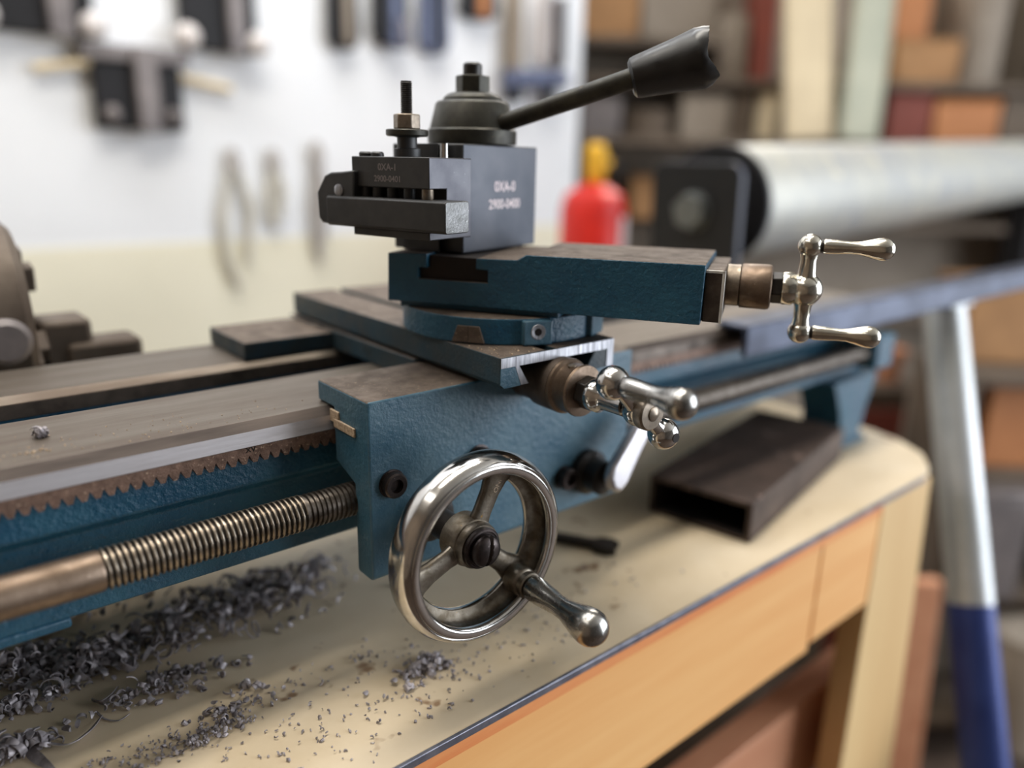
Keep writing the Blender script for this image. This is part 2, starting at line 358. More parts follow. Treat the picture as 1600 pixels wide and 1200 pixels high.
# ================================================================ carriage: saddle, apron, handwheel
car = thing('lathe_carriage', (222, 300, -176), 'blue painted lathe carriage with a chrome handwheel on its apron', 'lathe carriage')
CX0, CX1 = 146, 306
FYb = Fr((0, 0, 0), (1,0,0), (0,0,1), (0,-1,0))   # profile (x, z), h = -y
g = G()
g.box(I3, (CX0, CX1), (390, 441.5), (-103.6, -94.2))
g.box(I3, ((196.88, 472.46, -92.80)[0], 282), (306.1, 389.9), (-103.6, -92.8)); g.box(I3, ((196.88, 472.46, -92.80)[0], 282), (389.9, 446), (-94.1, -92.8)); g.prism(FYb, [(214.6,-92.9),(209,-84.2),(253,-84.2),(247.4,-92.9)], -446, -262)
mk('saddle', g, 'grimy_blue', car, car, bevel=1.0, top='dusty_top')
g = G()
g.prism(FX, [(262,-94.2),(262,-174),(263.5,-175.5),(274,-175.5),(275,-174),(275,-134),(291.5,-128),(291.5,-103.7),(306,-103.7),(306,-94.2)], CX0, CX1)
o = mk('apron', g, 'blue_paint_clean', car, car, bevel=1.4, seg=3, top='dusty_top')
g = G(); g.box(I3, (CX0-.9, CX0+.2), (286, 293.5), (-110, -104.5)); g.box(I3, (CX0-1.1, CX0-.1), (272, 290), (-112, -108)); mk('way_wiper', g, 'crumb', car, car, bevel=.3)
def cap_screw(c, r, h, m='screw_dark', parent=car, name='socket_screw'):
    F = Fr(c, (1,0,0), (0,0,1), (0,-1,0)); g = G()
    g.rev(F, [(r*1.12,0),(r*1.12,.5),(r,.6),(r,h-.7),(r-.7,h),(r*.55,h),(r*.5,h-2.2),(0,h-2.2)], 26)
    return mk(name, g, m, parent, car)
cap_screw((156.49, 262.00, -131.85), 5.6, 4.5)
cap_screw((203.04, 262.00, -131.64), 6.0, 4)
cap_screw((258.12, 262.00, -155.04), 5.6, 6)
g = G(); F = Fr((274.48, 262.00, -155.60), (1,0,0), (0,0,1), (0,-1,0)); g.rev(F, [(12,0),(12,4),(9,6),(9,14),(7.5,15),(0,15)], 28); mk('lever_boss', g, 'dark_oil', car, car)
a = A_(297.14, 246.00, -133.28); b = A_(269.30, 240.00, -157.42)
d = b - a; d /= np.linalg.norm(d); F = axis_frame(a, d, (0,1,0)); L = float(np.linalg.norm(b-a))
g = G()
pts = [(-6,-L*.25),(-6.2,0),(-7,L*.4),(-8.2,L-9),(-6.5,L-2.5),(0,L),(6.5,L-2.5),(8.2,L-9),(7,L*.4),(6.2,0),(6,-L*.25)]
g.prism(Fr(a, F.m[0], d, F.m[1]), pts, -3.2, 3.2)
o = mk('half_nut_lever', g, 'aluminium', car, car, bevel=2.2, seg=3); o['label'] = 'flat silver lever with a rounded end'
# hand wheel
HX, HY, HZ = 175.0, 225.0, -152.0
FW = Fr((HX, HY, HZ), (1,0,0), (0,0,1), (0,-1,0))
g = G(); g.rev(FW, [(33.0,4.4),(32.9,6.0),(33.4,6.9),(34.4,7.3),(36.3,7.5),(37.0,7.2),(37.3,6.7),(37.7,7.0),(38.4,6.6),(39.7,4.9),(40.8,2),(41.0,-1.2),(40.4,-4.4),(39,-7),(36.6,-8.6),(34,-8.8),(30.6,-7.9),(29.5,-6.6),(29.4,-5.4),(30.0,-4.4)], 128)
g.f = g.f[:-2]; g.m = g.m[:-2]
g.rev(FW, [(30.0,-4.4),(31.6,-3.4),(33.6,-2.4),(34.6,0.2),(34.2,3.2),(33.0,4.4)], 128, mi=1)
g.f = g.f[:-2]; g.m = g.m[:-2]
wheel = mk('handwheel', g, ['chrome', 'cast_spoke'], car, car, angle=50); wheel['label'] = 'chrome handwheel rim'
for deg in (64, -160, -42):
    t = math.radians(deg); F = Fr((HX, HY, HZ), (math.cos(t),0,math.sin(t)), (-math.sin(t),0,math.cos(t)), (0,-1,0)); g = G()
    secs = [(6,5.4,-8.5,-3.2),(13,4.3,-8.2,-3.4),(22,4.6,-8,-3.4),(28,6.0,-8,-3.2),(31,8.4,-8,-3.0),(33.6,12,-7.6,-2.6)]
    vs = []; nn = 12
    for r, w, z0, z1 in secs:
        for q in range(nn):
            an = 2*math.pi*q/nn; ca, sa = math.cos(an), math.sin(an)
            vs.append(F((r, w*math.copysign(abs(ca)**.7, ca), (z0+z1)/2 + (z1-z0)/2*math.copysign(abs(sa)**.7, sa))))
    fs = [(i*nn+q, i*nn+(q+1) % nn, (i+1)*nn+(q+1) % nn, (i+1)*nn+q) for i in range(len(secs)-1) for q in range(nn)]
    g.add(vs, fs); mk('spoke', g, 'cast_spoke', wheel, car, angle=60)
text_mesh('stamped_mark', 'ONI', Fr((HX+25.5*math.cos(math.radians(62)), HY+3.3, HZ+25.5*math.sin(math.radians(62))), (math.cos(math.radians(62)),0,math.sin(math.radians(62))), (-math.sin(math.radians(62)),0,math.cos(math.radians(62))), (0,-1,0)), 3.2, 0.05, 'crumb', wheel, car)
g = G(); g.rev(FW, [(9.8,-14),(10.8,-13),(10.8,-5),(10.4,-3.6),(9.9,-3.2),(9.9,-.4),(9.3,.6),(6,.6)], 40); mk('hub', g, 'cast_spoke', wheel, car)
g = G(); g.rev(FW, [(8.5,.6),(8.8,1.0),(8.8,2.4),(8.3,2.9),(7.6,3.0),(7.4,2.6),(5.5,2.6)], 36); mk('washer', g, 'screw_dark', wheel, car)
g = G(); g.rev(FW, [(6.5,2.6),(6.7,3.2),(6.7,5.4),(6.0,6.5),(4.0,7.5),(1.8,7.9),(0,8.0)], 40)
sc_ = mk('slotted_screw', g, 'screw_dark', wheel, car); sc_['label'] = 'dark domed screw with a slot'
t = math.radians(78)
g = G(); g.box(Fr((HX,HY,HZ),(math.cos(t),0,math.sin(t)),(-math.sin(t),0,math.cos(t)),(0,-1,0)), (-7.9,7.9), (-.8,.8), (5.0,9)); cut = mk('slot_cutter', g, 'screw_dark', None, car)
cut.location = car.location
bo = sc_.modifiers.new('slot', 'BOOLEAN'); bo.object = cut; bo.operation = 'DIFFERENCE'; bo.solver = 'EXACT'
bpy.context.view_layer.update()
dg = bpy.context.evaluated_depsgraph_get(); me2 = bpy.data.meshes.new_from_object(sc_.evaluated_get(dg)); sc_.modifiers.clear(); sc_.data = me2
bpy.data.objects.remove(cut, do_unlink=True)
g = G(); g.rev(FW, [(6.5,-37),(6.5,-13)], 28); g.rev(FW, [(11,-37.2),(11,-33),(9,-32)], 32); mk('shaft', g, 'dark_oil', wheel, car)
def grip_prof(L, r0, rn, rw, s=0.0):
    # turned handle: swelling neck, waist, teardrop end
    K = [(0,r0*.96),(.02,r0),(.10,r0*1.0),(.25,(r0+rn)/2),(.38,rn),(.5,rn*1.04),(.62,(rn+rw)/2*.97),(.74,rw*.94),(.82,rw),(.88,rw*.97),(.93,rw*.84),(.97,rw*.60),(.992,rw*.3),(1.0,0)]
    return [(r, s + h*L) for h, r in K]
ka = math.radians(-43.5); kx, _y, kz = (197.16, 216.00, -175.02)
FK = Fr((kx, HY, kz), (1,0,0), (0,0,1), (0,-1,0))
g = G(); g.rev(FK, [(6.4,-3.4),(6.8,-2.6),(6.8,3.0),(6.3,4.2),(5.7,4.6),(5.7,7.2),(5.2,7.8),(4,7.8)], 32); mk('grip_boss', g, 'cast_spoke', wheel, car)
g = G(); g.rev(FK, [(4.0,7.6),(4.0,9.6)], 24); mk('grip_pin', g, 'dark_oil', wheel, car)
g = G(); gd = A_(193.98, 173.00, -173.77) - A_(kx, HY-9.4, kz); g.rev(axis_frame((kx, HY-9.4, kz), gd), grip_prof(float(np.linalg.norm(gd))+1.5, 5.5, 4.3, 7.5, 0), 44); mk('grip', g, 'worn_grip', wheel, car, angle=70).__setitem__('label', 'turned steel grip of the handwheel')

# ================================================================ cross slide
xs_ = thing('cross_slide', (231, 340, -92.5), 'grimy cross slide with a dovetail front and chrome ball handle over the apron', 'cross slide')
SX0, SX1 = 197.2, 266.5
FYb = Fr((0, 0, 0), (1,0,0), (0,0,1), (0,-1,0))   # profile (x, z), h = -y
tx = (226.01, 417.93, -78.70)[0]
prof = [(SX0,-78.7),(tx-3,-78.7),(tx-3,-81),(tx+3,-81),(tx+3,-78.7),(SX1,-78.7),(SX1,-92.4),(248,-92.4),(254,-83.6),(208,-83.6),(214,-92.4),(199.2,-92.4),(SX0,-90.5)]
g = G(); g.prism(FYb, prof, -440, -240.4)
mk('slide_block', g, 'grimy_blue', xs_, xs_, bevel=.5, top='dusty_top')
g = G(); g.prism(FYb, [(SX0+.3,-79.1),(SX1-.3,-79.1),(SX1-.3,-92),(262,-92),(262,-83.4),(SX0+.3,-83.4)], -240.6, -240.0)
g.prism(FYb, [(207.5,-83.4),(212.8,-92.1),(208.7,-92.1),(205.3,-83.4)], -240.6, -240.0)
mk('machined_face', g, 'machined_edge', xs_, xs_, smooth=False).__setitem__('label', 'bare saw-marked metal strip on the front edge')
g = G(); g.prism(FYb, [(SX0+.2,-83.5),(205.2,-83.5),(208.5,-92.3),(199.4,-92.3),(SX0+.2,-90.5)], -240.6, -240.05)
mk('painted_corner', g, 'blue_paint_clean', xs_, xs_, smooth=False)
AX, AZ = 231.8, -95.4
FD = Fr((AX, 0, AZ), (1,0,0), (0,0,1), (0,-1,0))
g = G(); g.rev(FD, [(11,-262),(11,-250),(12.4,-249),(12.6,-238),(12.2,-236.5),(9,-236.5)], 40); mk('screw_bearing', g, 'oily_and_reflected_brown', xs_, xs_)
g = G(); g.rev(FD, [(12.2,-236.4),(12.7,-235.6),(12.5,-234.4),(11.2,-233.4),(11.2,-226.6),(11.7,-225.8),(11.4,-224.6),(8,-224.2)], 44)
dl = mk('dial', g, 'brown_steel', xs_, xs_); dl['label'] = 'brown steel feed dial'
F = Fr((AX-2, -0, AZ+11.0), (1,0,0), (0,1,0), (0,0,1)); g = G(); g.rev(Fr((AX-3, 229.5, AZ+10.6), (1,0,.2), (0,1,0), (-.25,0,1)), [(2.0,0),(1.8,.7),(0,.9)], 16); mk('set_screw', g, 'nut_steel', dl, xs_)
g = G(); g.hexa(FD, 7.4, -224.2, -219); mk('lock_nut', g, 'dark_oil', xs_, xs_, bevel=.4)
g = G(); g.rev(FD, [(7,-219),(7,-214.5),(6.2,-214),(5.6,-212),(5.2,-205),(6.5,-199)], 32)
def ball_handle(F, h, dvec, half, rb, rh, glen, gr, root, names=('ball_handle',), second_grip=True, mname='nickel', neck=None, plain=True):
    """F: frame on the screw axis (ez outwards); dvec: unit 2-vector of the bar in F's xy-plane"""
    dx, dy = dvec
    c = F((0,0,h)); e1 = F((dx*half, dy*half, h)); e2 = F((-dx*half, -dy*half, h))
    g = neck or G()
    g.ball(c, rh)
    for e in (e1, e2):
        d = (e-c)/np.linalg.norm(e-c); Fb = axis_frame(c, d)
        g.rev(Fb, [(rh*.62, rh*.6), (rh*.50, rh*1.0), (rh*.44, half-rb*1.2), (rh*.52, half-rb*.6)], 24)
        g.ball(e, rb)
    hnd = mk('ball_handle', g, mname, root, root, angle=60); hnd['label'] = 'polished ball crank handle'
    z = F.m[2]
    for i, e in enumerate((e1, e2)):
        if i == 1 and not second_grip:
            g = G(); g.rev(axis_frame(e + A_(.9,0,-.3)*rb*.0 , z), [(rb*.30, rb*.93), (rb*.30, rb*1.005), (0, rb*1.005)], 20); mk('threaded_hole', g, 'tube_inside', hnd, root); continue
        Fg = axis_frame(e, z)
        g = G(); g.rev(Fg, [(gr[0]*.9, rb*.8), (gr[0]*.9, rb*1.06)], 24); mk('grip_shoulder', g, 'dark_oil', hnd, root)
        g = G(); g.rev(Fg, grip_prof(glen, *gr, rb*1.04), 40); mk('grip', g, 'worn_grip' if mname == 'chrome' else 'nickel', hnd, root, angle=70)
    return hnd
nk = G(); nk.rev(FD, [(7,-219),(7.1,-218.4),(7,-214.5),(5.6,-213.5),(5.0,-211),(5.0,-200)], 32)
hc = -193.0
dd = A_(-16.8, 14.0); hl = float(np.linalg.norm(dd)); dd /= hl
bh = ball_handle(FD, hc, dd, hl, 6.9, 7.2, 31.5, (4.3,3.7,6.0), xs_, second_grip=False, mname='chrome', neck=nk)
g = G(); g.rev(FD, [(7.0,hc+2.4),(7.4,hc+3.4),(7.3,hc+6.4),(6.6,hc+7.2),(3.1,hc+7.5),(3.0,hc+8.0),(1.2,hc+8.8),(0,hc+8.9)], 36); mk('end_screw', g, 'nut_steel', bh, xs_).__setitem__('label', 'turned screw head in the hub')

# ================================================================ compound slide
az = math.radians(148); Uc = A_(math.sin(az), math.cos(az), 0); Wc = A_(-Uc[1], Uc[0], 0)
BC = A_(263.9, 190.6, 0)
FC = Fr(BC, Uc, Wc, (0,0,1)) if np.dot(np.cross(Uc, Wc), (0,0,1)) > 0 else None
cp = thing('compound_slide', tuple(BC - Uc*90 + Wc*31 + A_(0,0,-78.7)), 'dark teal compound slide with a dusty top and a nickel double ball handle', 'compound slide')
FCs = Fr(BC, Uc, (0,0,1), -Wc)    # profile (along, z), h away from the near side
side = [(-144.40, -63.94), (-0.03, -64.00), (0.47, -38.82), (-76.62, -38.91), (-80.69, -41.37), (-99.96, -41.73), (-100.23, -46.73), (-94.41, -46.95), (-94.34, -52.70), (-128.67, -52.61), (-128.59, -47.43), (-124.09, -47.45), (-124.02, -41.00), (-143.80, -41.54)]
g = G(); g.prism(FCs, side, 0, -62)
mk('slide_body', g, 'blue_paint', cp, cp, bevel=.5, top='dusty_top')
sl = [(-100.27, -42.15), (-100.23, -46.73), (-94.41, -46.95), (-94.34, -52.70), (-128.67, -52.61), (-128.59, -47.43), (-124.09, -47.45), (-124.03, -41.75)]
sc0 = (sum(q[0] for q in sl)/8, sum(q[1] for q in sl)/8); sl = [(q[0]*.985 + sc0[0]*.015, q[1]*.985 + sc0[1]*.015) for q in sl]
g = G(); g.prism(FCs, sl, -2.5, -60); mk('slot_shade_fill', g, 'tube_inside', cp, cp)  # near-black plug filling the T-slot, stands in for the shade inside
g = G(); g.box(FC, (0.2, 8), (3, 58), (-63, -41.5)); mk('end_bracket', g, 'oily_and_reflected_brown', cp, cp, bevel=.6, top='dusty_top')
g = G(); g.box(FC, (7.2, 8.5), (2.8, 4.0), (-63.2, -41.2)); g.box(FC, (0.3, 8.5), (2.8, 4.0), (-42.4, -41.2)); mk('bright_edge', g, 'bare_edge', cp, cp, bevel=.2)
# swivel base
g = G(); cxy = (-100.5, 38.0); R = 49.0
g.prism(Fr(FC((cxy[0], cxy[1], 0)), Uc, Wc, (0,0,1)), [(R*math.cos(2*math.pi*i/40), R*math.sin(2*math.pi*i/40)) for i in range(40)], -78.6, -66.6)
g.box(FC, (-140, -62), (4, 60), (-66.8, -64.1))
mk('swivel_base', g, 'blue_paint', cp, cp, bevel=.6, top='dusty_top')
pb = A_(228.53, 257.36, -78.70); cd = A_(FC((cxy[0], cxy[1], 0))[0], FC((cxy[0], cxy[1], 0))[1], 0)
rd = A_(pb[0], pb[1], 0) - cd; rl = float(np.linalg.norm(rd)); rd /= rl; rl = max(rl, R + 2.2); td = A_(-rd[1], rd[0], 0)
Fp = Fr(cd, td, (0,0,1), np.cross(td, (0,0,1)))
sg = 1 if np.dot(Fp.m[2], rd) > 0 else -1
g = G(); g.box(Fp, (-7, 7), (-78.5, -67.2), (sg*(rl-8), sg*rl)); blk = mk('lug', g, 'blue_paint_clean', cp, cp, bevel=.8); blk['label'] = 'worn lug with a drilled hole'
pb2 = A_(263.70, 247.80, -78.70); r2_ = A_(pb2[0], pb2[1], 0) - cd; r2_ /= np.linalg.norm(r2_); t2_ = A_(-r2_[1], r2_[0], 0)
F2_ = Fr(cd, t2_, r2_, (0,0,1)); g = G(); g.box(F2_, (-6, 9), (R-8, R+2.4), (-78.5, -66.9)); mk('lug', g, 'blue_paint_clean', cp, cp, bevel=.8)
Fh = Fr(cd + rd*rl + A_(0,0,-72.4), td if sg > 0 else -td, (0,0,1), rd)
g = G(); g.rev(Fh, [(3.6,-.05),(3.4,.25),(2.6,.25),(2.2,.1),(1.7,.1)], 28); mk('hole_rim', g, 'machined_edge', cp, cp)
g = G(); g.rev(Fh, [(1.7,.12),(0,.12)], 24); mk('drilled_hole', g, 'tube_inside', cp, cp)
pq = A_(201.36, 268.53, -78.70); rq = A_(pq[0], pq[1], 0) - cd; rq /= np.linalg.norm(rq); tq = A_(-rq[1], rq[0], 0)
Fq = Fr(cd + rq*(R-.5), -tq, (0,0,1), np.cross(-tq, (0,0,1)))
if np.dot(Fq.m[2], rq) < 0: Fq = Fr(cd + rq*(R-.5), tq, (0,0,1), np.cross(tq, (0,0,1)))
g = G(); g.prism(Fq, [(-8,-78),(7.6,-78),(5.2,-70.4),(-5.2,-70.4)], -1.5, 1.0); pl = mk('index_plate', g, 'dusty_top', cp, cp, bevel=.3); pl['label'] = 'brown index plate with a scribed line'
g = G(); g.box(Fq, (-.12, .12), (-78, -70.4), (.9, 1.05)); mk('scribed_line', g, 'tube_inside', pl, cp)
# screw, dial and handle
FA = Fr(BC + Wc*31 + A_(0,0,-50.6), Wc, (0,0,1), Uc) if np.dot(np.cross(Wc, (0,0,1)), Uc) > 0 else Fr(BC + Wc*31 + A_(0,0,-50.6), -Wc, (0,0,1), Uc)
g = G(); g.rev(FA, [(9.2,8.2),(9.2,13.6),(8.6,14.2)], 40); mk('dial_flange', g, 'nut_steel', cp, cp)
g = G(); g.rev(FA, [(9.4,14.0),(9.8,14.6),(9.9,25.6),(9.6,26.6),(8.8,27.2),(5,27.2)], 44); mk('dial', g, 'brown_steel', cp, cp, bevel=.2).__setitem__('label', 'brown steel feed dial')
g = G(); g.hexa(FA, 6.9, 27.2, 31.6); mk('lock_nut', g, 'dark_oil', cp, cp, bevel=.4)
nk = G(); nk.rev(FA, [(6.9,31.6),(7.1,32.2),(7.1,36.0),(6.4,36.6),(6,42)], 32)
sgn = 1 if FA.m[0]@Wc > 0 else -1
th = math.radians(3.0)
bh = ball_handle(FA, 41.0, (sgn*math.sin(-th), math.cos(th)), 18.9, 5.1, 7.4, 28, (3.1,2.6,4.75), cp, neck=nk)

# ================================================================ tool post
At = A_(213.6, 289, 0); azt = math.radians(73.7); U = A_(math.sin(azt), math.cos(azt), 0); V = A_(U[1], -U[0], 0)
FT = Fr(At, U, (0,0,1), V)          # (u, z, v)
def Wp(u, v, z): return At + U*u + V*v + A_(0,0,z)
tp = thing('tool_post', tuple(Wp(31, -21, -41.6)), 'square grey steel tool post with a cone cap and long black-knobbed lever', 'tool post')
g = G(); g.prism(FT, [(0,-41.3),(62.5,-41.3),(62.5,7.5),(0,7.5)], -42, 0)
o = mk('post_block', g, ['black_oxide','post_face_lit'], tp, tp, bevel=.7, smooth=True)
for p_ in o.data.polygons:
    if abs(p_.normal @ Vector(V)) > .9: p_.material_index = 1
g = G(); g.prism(Fr(At, U, V*-1, (0,0,1)) if False else Fr(At, -V, U, np.cross(-V, U)), [(2,0.2),(12,0.2),(14,-4.2),(0,-4.2)][::-1], -41, 7.2) if False else None
g = G()
FZ = Fr(At, U, -V, (0,0,1))         # (u, -v, z)
g.prism(FZ, [(0.1,14),(0.1,30),(-4,33),(-4,11)], -41, 7.4)
mk('dovetail', g, 'black_oxide', tp, tp, bevel=.2)
g = G(); g.rev(Fr(Wp(-3.4, -8.0, 0), U, -V, (0,0,1)), [(1.9,-20),(1.9,7.4)], 20); mk('locking_pin', g, 'chrome', tp, tp)
for (px, body, size) in (((33.73, -11.64), '0XA-0', 6.6), ((33.71, -19.87), '2900-0400', 6.2)):
    text_mesh('engraved_text', body, FT if False else Fr(FT((px[0], px[1], .06)), U, (0,0,1), V), size, 0.03, 'label_white', tp, tp)
FK = Fr(Wp(33, -19.5, 0), (1,0,0), (0,1,0), (0,0,1))
g = G(); g.rev(FK, [(16,7.5),(21.6,8.0),(21.8,9),(21.8,14.4),(20.8,15.2),(17.9,26.6),(16.9,27.6),(13,28.6),(9,28.8)], 64); cone = mk('cam_cap', g, 'handle_steel', tp, tp); cone['label'] = 'dark steel cone cap'
g = G(); g.rev(FK, [(14.4,28.4),(14.0,29.4),(12.2,31.0),(10,31.8),(7,31.9)], 40); g.hexa(FK, 8.3, 31.2, 39.6); mk('flange_nut', g, 'handle_steel', tp, tp, bevel=.5)
g = G(); g.rev(FK, [(4.6,39),(4.6,44.6),(3.8,45.4),(0,45.4)], 24); mk('stud', g, 'dark_oil', tp, tp)
ra, rb_ = A_(244.88, 296.08, 18.43), A_(266.02, 239.50, 35.33); ra = ra - (rb_-ra)*.06
g = G(); g.tube([ra, (ra+rb_)/2, rb_ + (rb_-ra)*.1], [4.1, 4.3, 4.5], 28); lev = mk('lever', g, 'handle_steel', tp, tp)
# knob with its end broken away
kd = A_(286.77, 217.06, 44.17) - rb_; kd /= np.linalg.norm(kd); Fn = axis_frame(rb_ + kd*1.0, kd, (.6468,.7627,0))   # y of the frame points down-up across the bite
upv = A_(0,0,1) - kd*kd[2]; upv /= np.linalg.norm(upv); Fn = Fr(rb_ + kd*1.0, np.cross(upv, kd), upv, kd)
pr = [(4.6,-.6),(6.8,-.5),(8.2,.6),(8.7,2.4),(9.8,11),(11.0,20),(12.3,27.6),(12.5,28.4),(12.2,30),(11.6,31),(9.5,31),(7,31),(4,31),(1.5,31),(0,31)]
g = G(); g.rev(Fn, pr, 72)
hv = ([-12.8,-10.6,-8.7,-6.5,-4,-1,1.7,7,12.6], [30.2,33.2,35.2,33.6,32.4,31.3,31.4,33,35.4])
vv = []
for p_ in g.v:
    q = (np.array(p_) - Fn.o) @ Fn.m.T
    if q[2] > 28.2:
        k = min(1, (q[2]-28.2)/2.8); h = float(np.interp(q[1], *hv)); q[2] = 28.2 + k*(h - 28.2 + .25*math.sin(1.7*q[0]) + .15*math.sin(3.1*q[1]))
    vv.append(tuple(Fn.o + q @ Fn.m))
g.v = vv
kn = mk('lever_knob', g, 'black_plastic', tp, tp, angle=28); kn['label'] = 'black plastic knob with a broken end'

# ================================================================ tool holder and turning tool
th_ = thing('tool_holder', tuple(Wp(-17, -14, -32.5)), 'black quick-change tool holder with a tall height stud on the tool post', 'tool holder')
g = G(); g.prism(FT, [(-33.5,1.2),(-4.4,1.2),(-4.4,-32.6),(-33.5,-32.6),(-33.5,-29.1),(-22,-29.1),(-22,-11.6),(-33.5,-11.6)], -36, 8)
o = mk('holder_body', g, ['black_oxide','holder_face_lit'], th_, th_, bevel=.45)
for p_ in o.data.polygons:
    if abs(p_.normal @ Vector(V)) > .9: p_.material_index = 1
text_mesh('engraved_text', '0XA-1', Fr(Wp(-33.56, -15, -3.2), V, (0,0,1), -U), 4.0, 0.02, 'tool_grey', th_, th_)
text_mesh('engraved_text', '2900-0401', Fr(Wp(-33.56, -15, -8.0), V, (0,0,1), -U), 3.6, 0.02, 'tool_grey', th_, th_)
for v_ in (-24.5, -31.5, 3.5, -6.5, -16.0):
    FS = Fr(Wp(-29.2, v_, 0), (1,0,0), (0,1,0), (0,0,1)); g = G()
    g.rev(FS, [(2.3,-16.3),(2.6,-15.4),(2.6,-11.0)], 18)
    if v_ < -20: g.rev(FS, [(2.9,1.0),(2.9,2.6),(2.3,3.2),(0,3.2)], 18)
    mk('set_screw', g, 'black_oxide' if v_ < 0 else 'nut_steel', th_, th_)
FS = Fr(Wp(-17.5, -17.6, 0), (1,0,0), (0,1,0), (0,0,1))
g = G(); g.rev(FS, [(6.0,1.3),(6.0,4.6),(4.4,5),(4.4,9.4),(6,9.8)], 28); mk('height_collar', g, 'black_oxide', th_, th_)
g = G(); g.rev(FS, [(8.6,9.9),(9.2,10.4),(9.2,12.4),(8.8,12.8),(4,12.8)], 40); mk('height_disc', g, 'handle_steel', th_, th_)
g = G(); g.hexa(FS, 6.0, 12.8, 19.2); mk('lock_nut', g, 'nut_steel', th_, th_, bevel=.6)
g = G(); pr = []
z = 19.0
while z < 32.4: pr += [(2.65, z), (2.25, z+.4)]; z += .8
g.rev(FS, pr + [(2.4,32.6),(0,32.8)], 20); mk('height_stud', g, 'dark_oil', th_, th_)
tl = thing('turning_tool', tuple(Wp(-30, -17, -28.9)), 'black square-shank turning tool clamped in the tool holder', 'turning tool')
g = G(); g.prism(FT, [(-38,-16.6),(-37,-15.9),(-23,-15.9),(-22.05,-16.8),(-22.05,-28),(-23,-28.95),(-37,-28.95),(-38,-28)], -48, 20)
o = mk('shank', g, ['black_oxide','tool_end'], tl, tl, bevel=.4)
for p_ in o.data.polygons:
    if abs(p_.normal @ Vector(V)) > .9: p_.material_index = 1
FL = Fr(At, V, (0,0,1), -U)          # (v, z, -u)
head = [(-32.07, -4.77), (-39.10, -5.47), (-46.29, -5.91), (-50.03, -7.38), (-55.50, -14.79), (-55.07, -26.11), (-52.72, -28.26), (-40.49, -28.96), (-33.27, -27.69)]
g = G(); g.prism(FL, head, 36.5, 20); hd = mk('cutting_head', g, 'black_oxide', tl, tl, bevel=.8)
c_ = (-41.16, -13.43)
g = G(); g.rev(Fr(Wp(-36.3, c_[0], c_[1]), V, (0,0,1), -U), [(2.6,-.5),(2.6,.7),(1.8,1.0),(0,1.0)], 20); mk('clamp_screw', g, 'machined_edge', hd, tl)

# ================================================================ rail with its leaning leg, duct, steel tube
g = G(); g.prism(FX, [(276,-99.5),(276,-121),(280,-121),(280,-103.5),(300,-103.5),(300,-99.5)], (434.64, 276.00, -103.79)[0], 2300)
solo('angle_iron', (400, 285, -121), g, 'rail_blue', 'blue-grey angle iron rail running past the far end of the bench', 'rail', bevel=1.5)
tp0, tp1 = A_(807.89, 300.00, -122.36), A_(676.61, 130.40, -573.02)
tp1 = tp0 + (tp1-tp0)*((FLOOR + 3 - tp0[2])/(tp1[2]-tp0[2]))
tm = tp0 + (tp1-tp0)*.27
lg = thing('pipe_stand', tuple(tp1), 'leaning galvanised pipe leg, blue towards its foot, under the angle iron rail', 'pipe stand')
g = G(); g.tube([tp0, tm], 19.5, 32); g.box(Fr(tp0), (-24, 24), (-20, 20), (-3, 4)); mk('pipe', g, 'pipe_grey', lg, lg)
g = G(); g.tube([tp0 + (tp1-tp0)*.26, tp1], 19.8, 32); g.tube([tp1 + A_(0,0,-1), tp1 + A_(0,0,8)], 34, 28); mk('painted_foot', g, 'galvanised_blue', lg, lg).__setitem__('label', 'blue painted lower end of the pipe')
# large duct with bracket
KR = 1.28
e0 = A_(761.67, 543.10, -42.27); e1 = A_(2311.3, 665.46, 14.30)
dr = (e1-e0)/np.linalg.norm(e1-e0); FDt = axis_frame(e0, dr)
bc = A_(702.99, 529.55, -47.33)
dk = thing('steel_roller', (bc[0], bc[1], ZT), 'large pale galvanised roller with a black end plate behind the compound handle', 'roller')
g = G(); g.rev(FDt, [(r*KR, h) for r, h in [(47,6),(50.5,8),(51,12),(51,300),(51.6,301),(51.6,303),(51,304),(51,900),(51,1420)]], 72); mk('drum', g, 'galvanised', dk, dk)
g = G(); g.rev(FDt, [(r*KR, h) for r, h in [(52,-4),(53,-2.5),(53,4),(50,6)]], 72); mk('end_disc', g, 'matte_black', dk, dk).__setitem__('label', 'flat black end disc')
w, hh, r = 43*KR, 40*KR, 12*KR
P = []
for cx, cy, a0 in ((w-r, hh-r, 0), (-w+r, hh-r, 90)):
    P += [(cx + r*math.cos(math.radians(a0+10*i)), cy + r*math.sin(math.radians(a0+10*i))) for i in range(10)]
P += [(-w, -70*KR), (w, -70*KR)]
yv = np.cross(dr, (0,0,1)); yv /= np.linalg.norm(yv)
FB_ = Fr(bc, yv, np.cross(dr, yv), dr) if np.cross(dr, yv)[2] > 0 else Fr(bc, -yv, np.cross(dr, -yv), dr)
g = G(); g.prism(FB_, P, 0, 10, mi=1, mcap=0); mk('bracket_plate', g, ['bracket_black', 'bracket_edge'], dk, dk, bevel=1)
g = G(); g.box(FB_, (-w-2, w+2), (-78*KR, -70*KR), (-6, 76)); mk('bracket_base', g, 'bracket_black', dk, dk, bevel=1)
g = G(); g.rev(FB_, [(21,-1),(21,.5)], 36); g.hexa(FB_, 20, -12, -1); g.rev(FB_, [(13,9),(13,60)], 24); mk('bolt', g, 'bolt_grey', dk, dk, bevel=1).__setitem__('label', 'grey hexagon bolt')
q = FB_((0, -78*KR, 30))
g = G(); g.box(Fr((q[0], q[1], 0)), (-24, 24), (-24, 24), (ZT+.2, q[2]+3)); mk('post', g, 'matte_black', dk, dk)
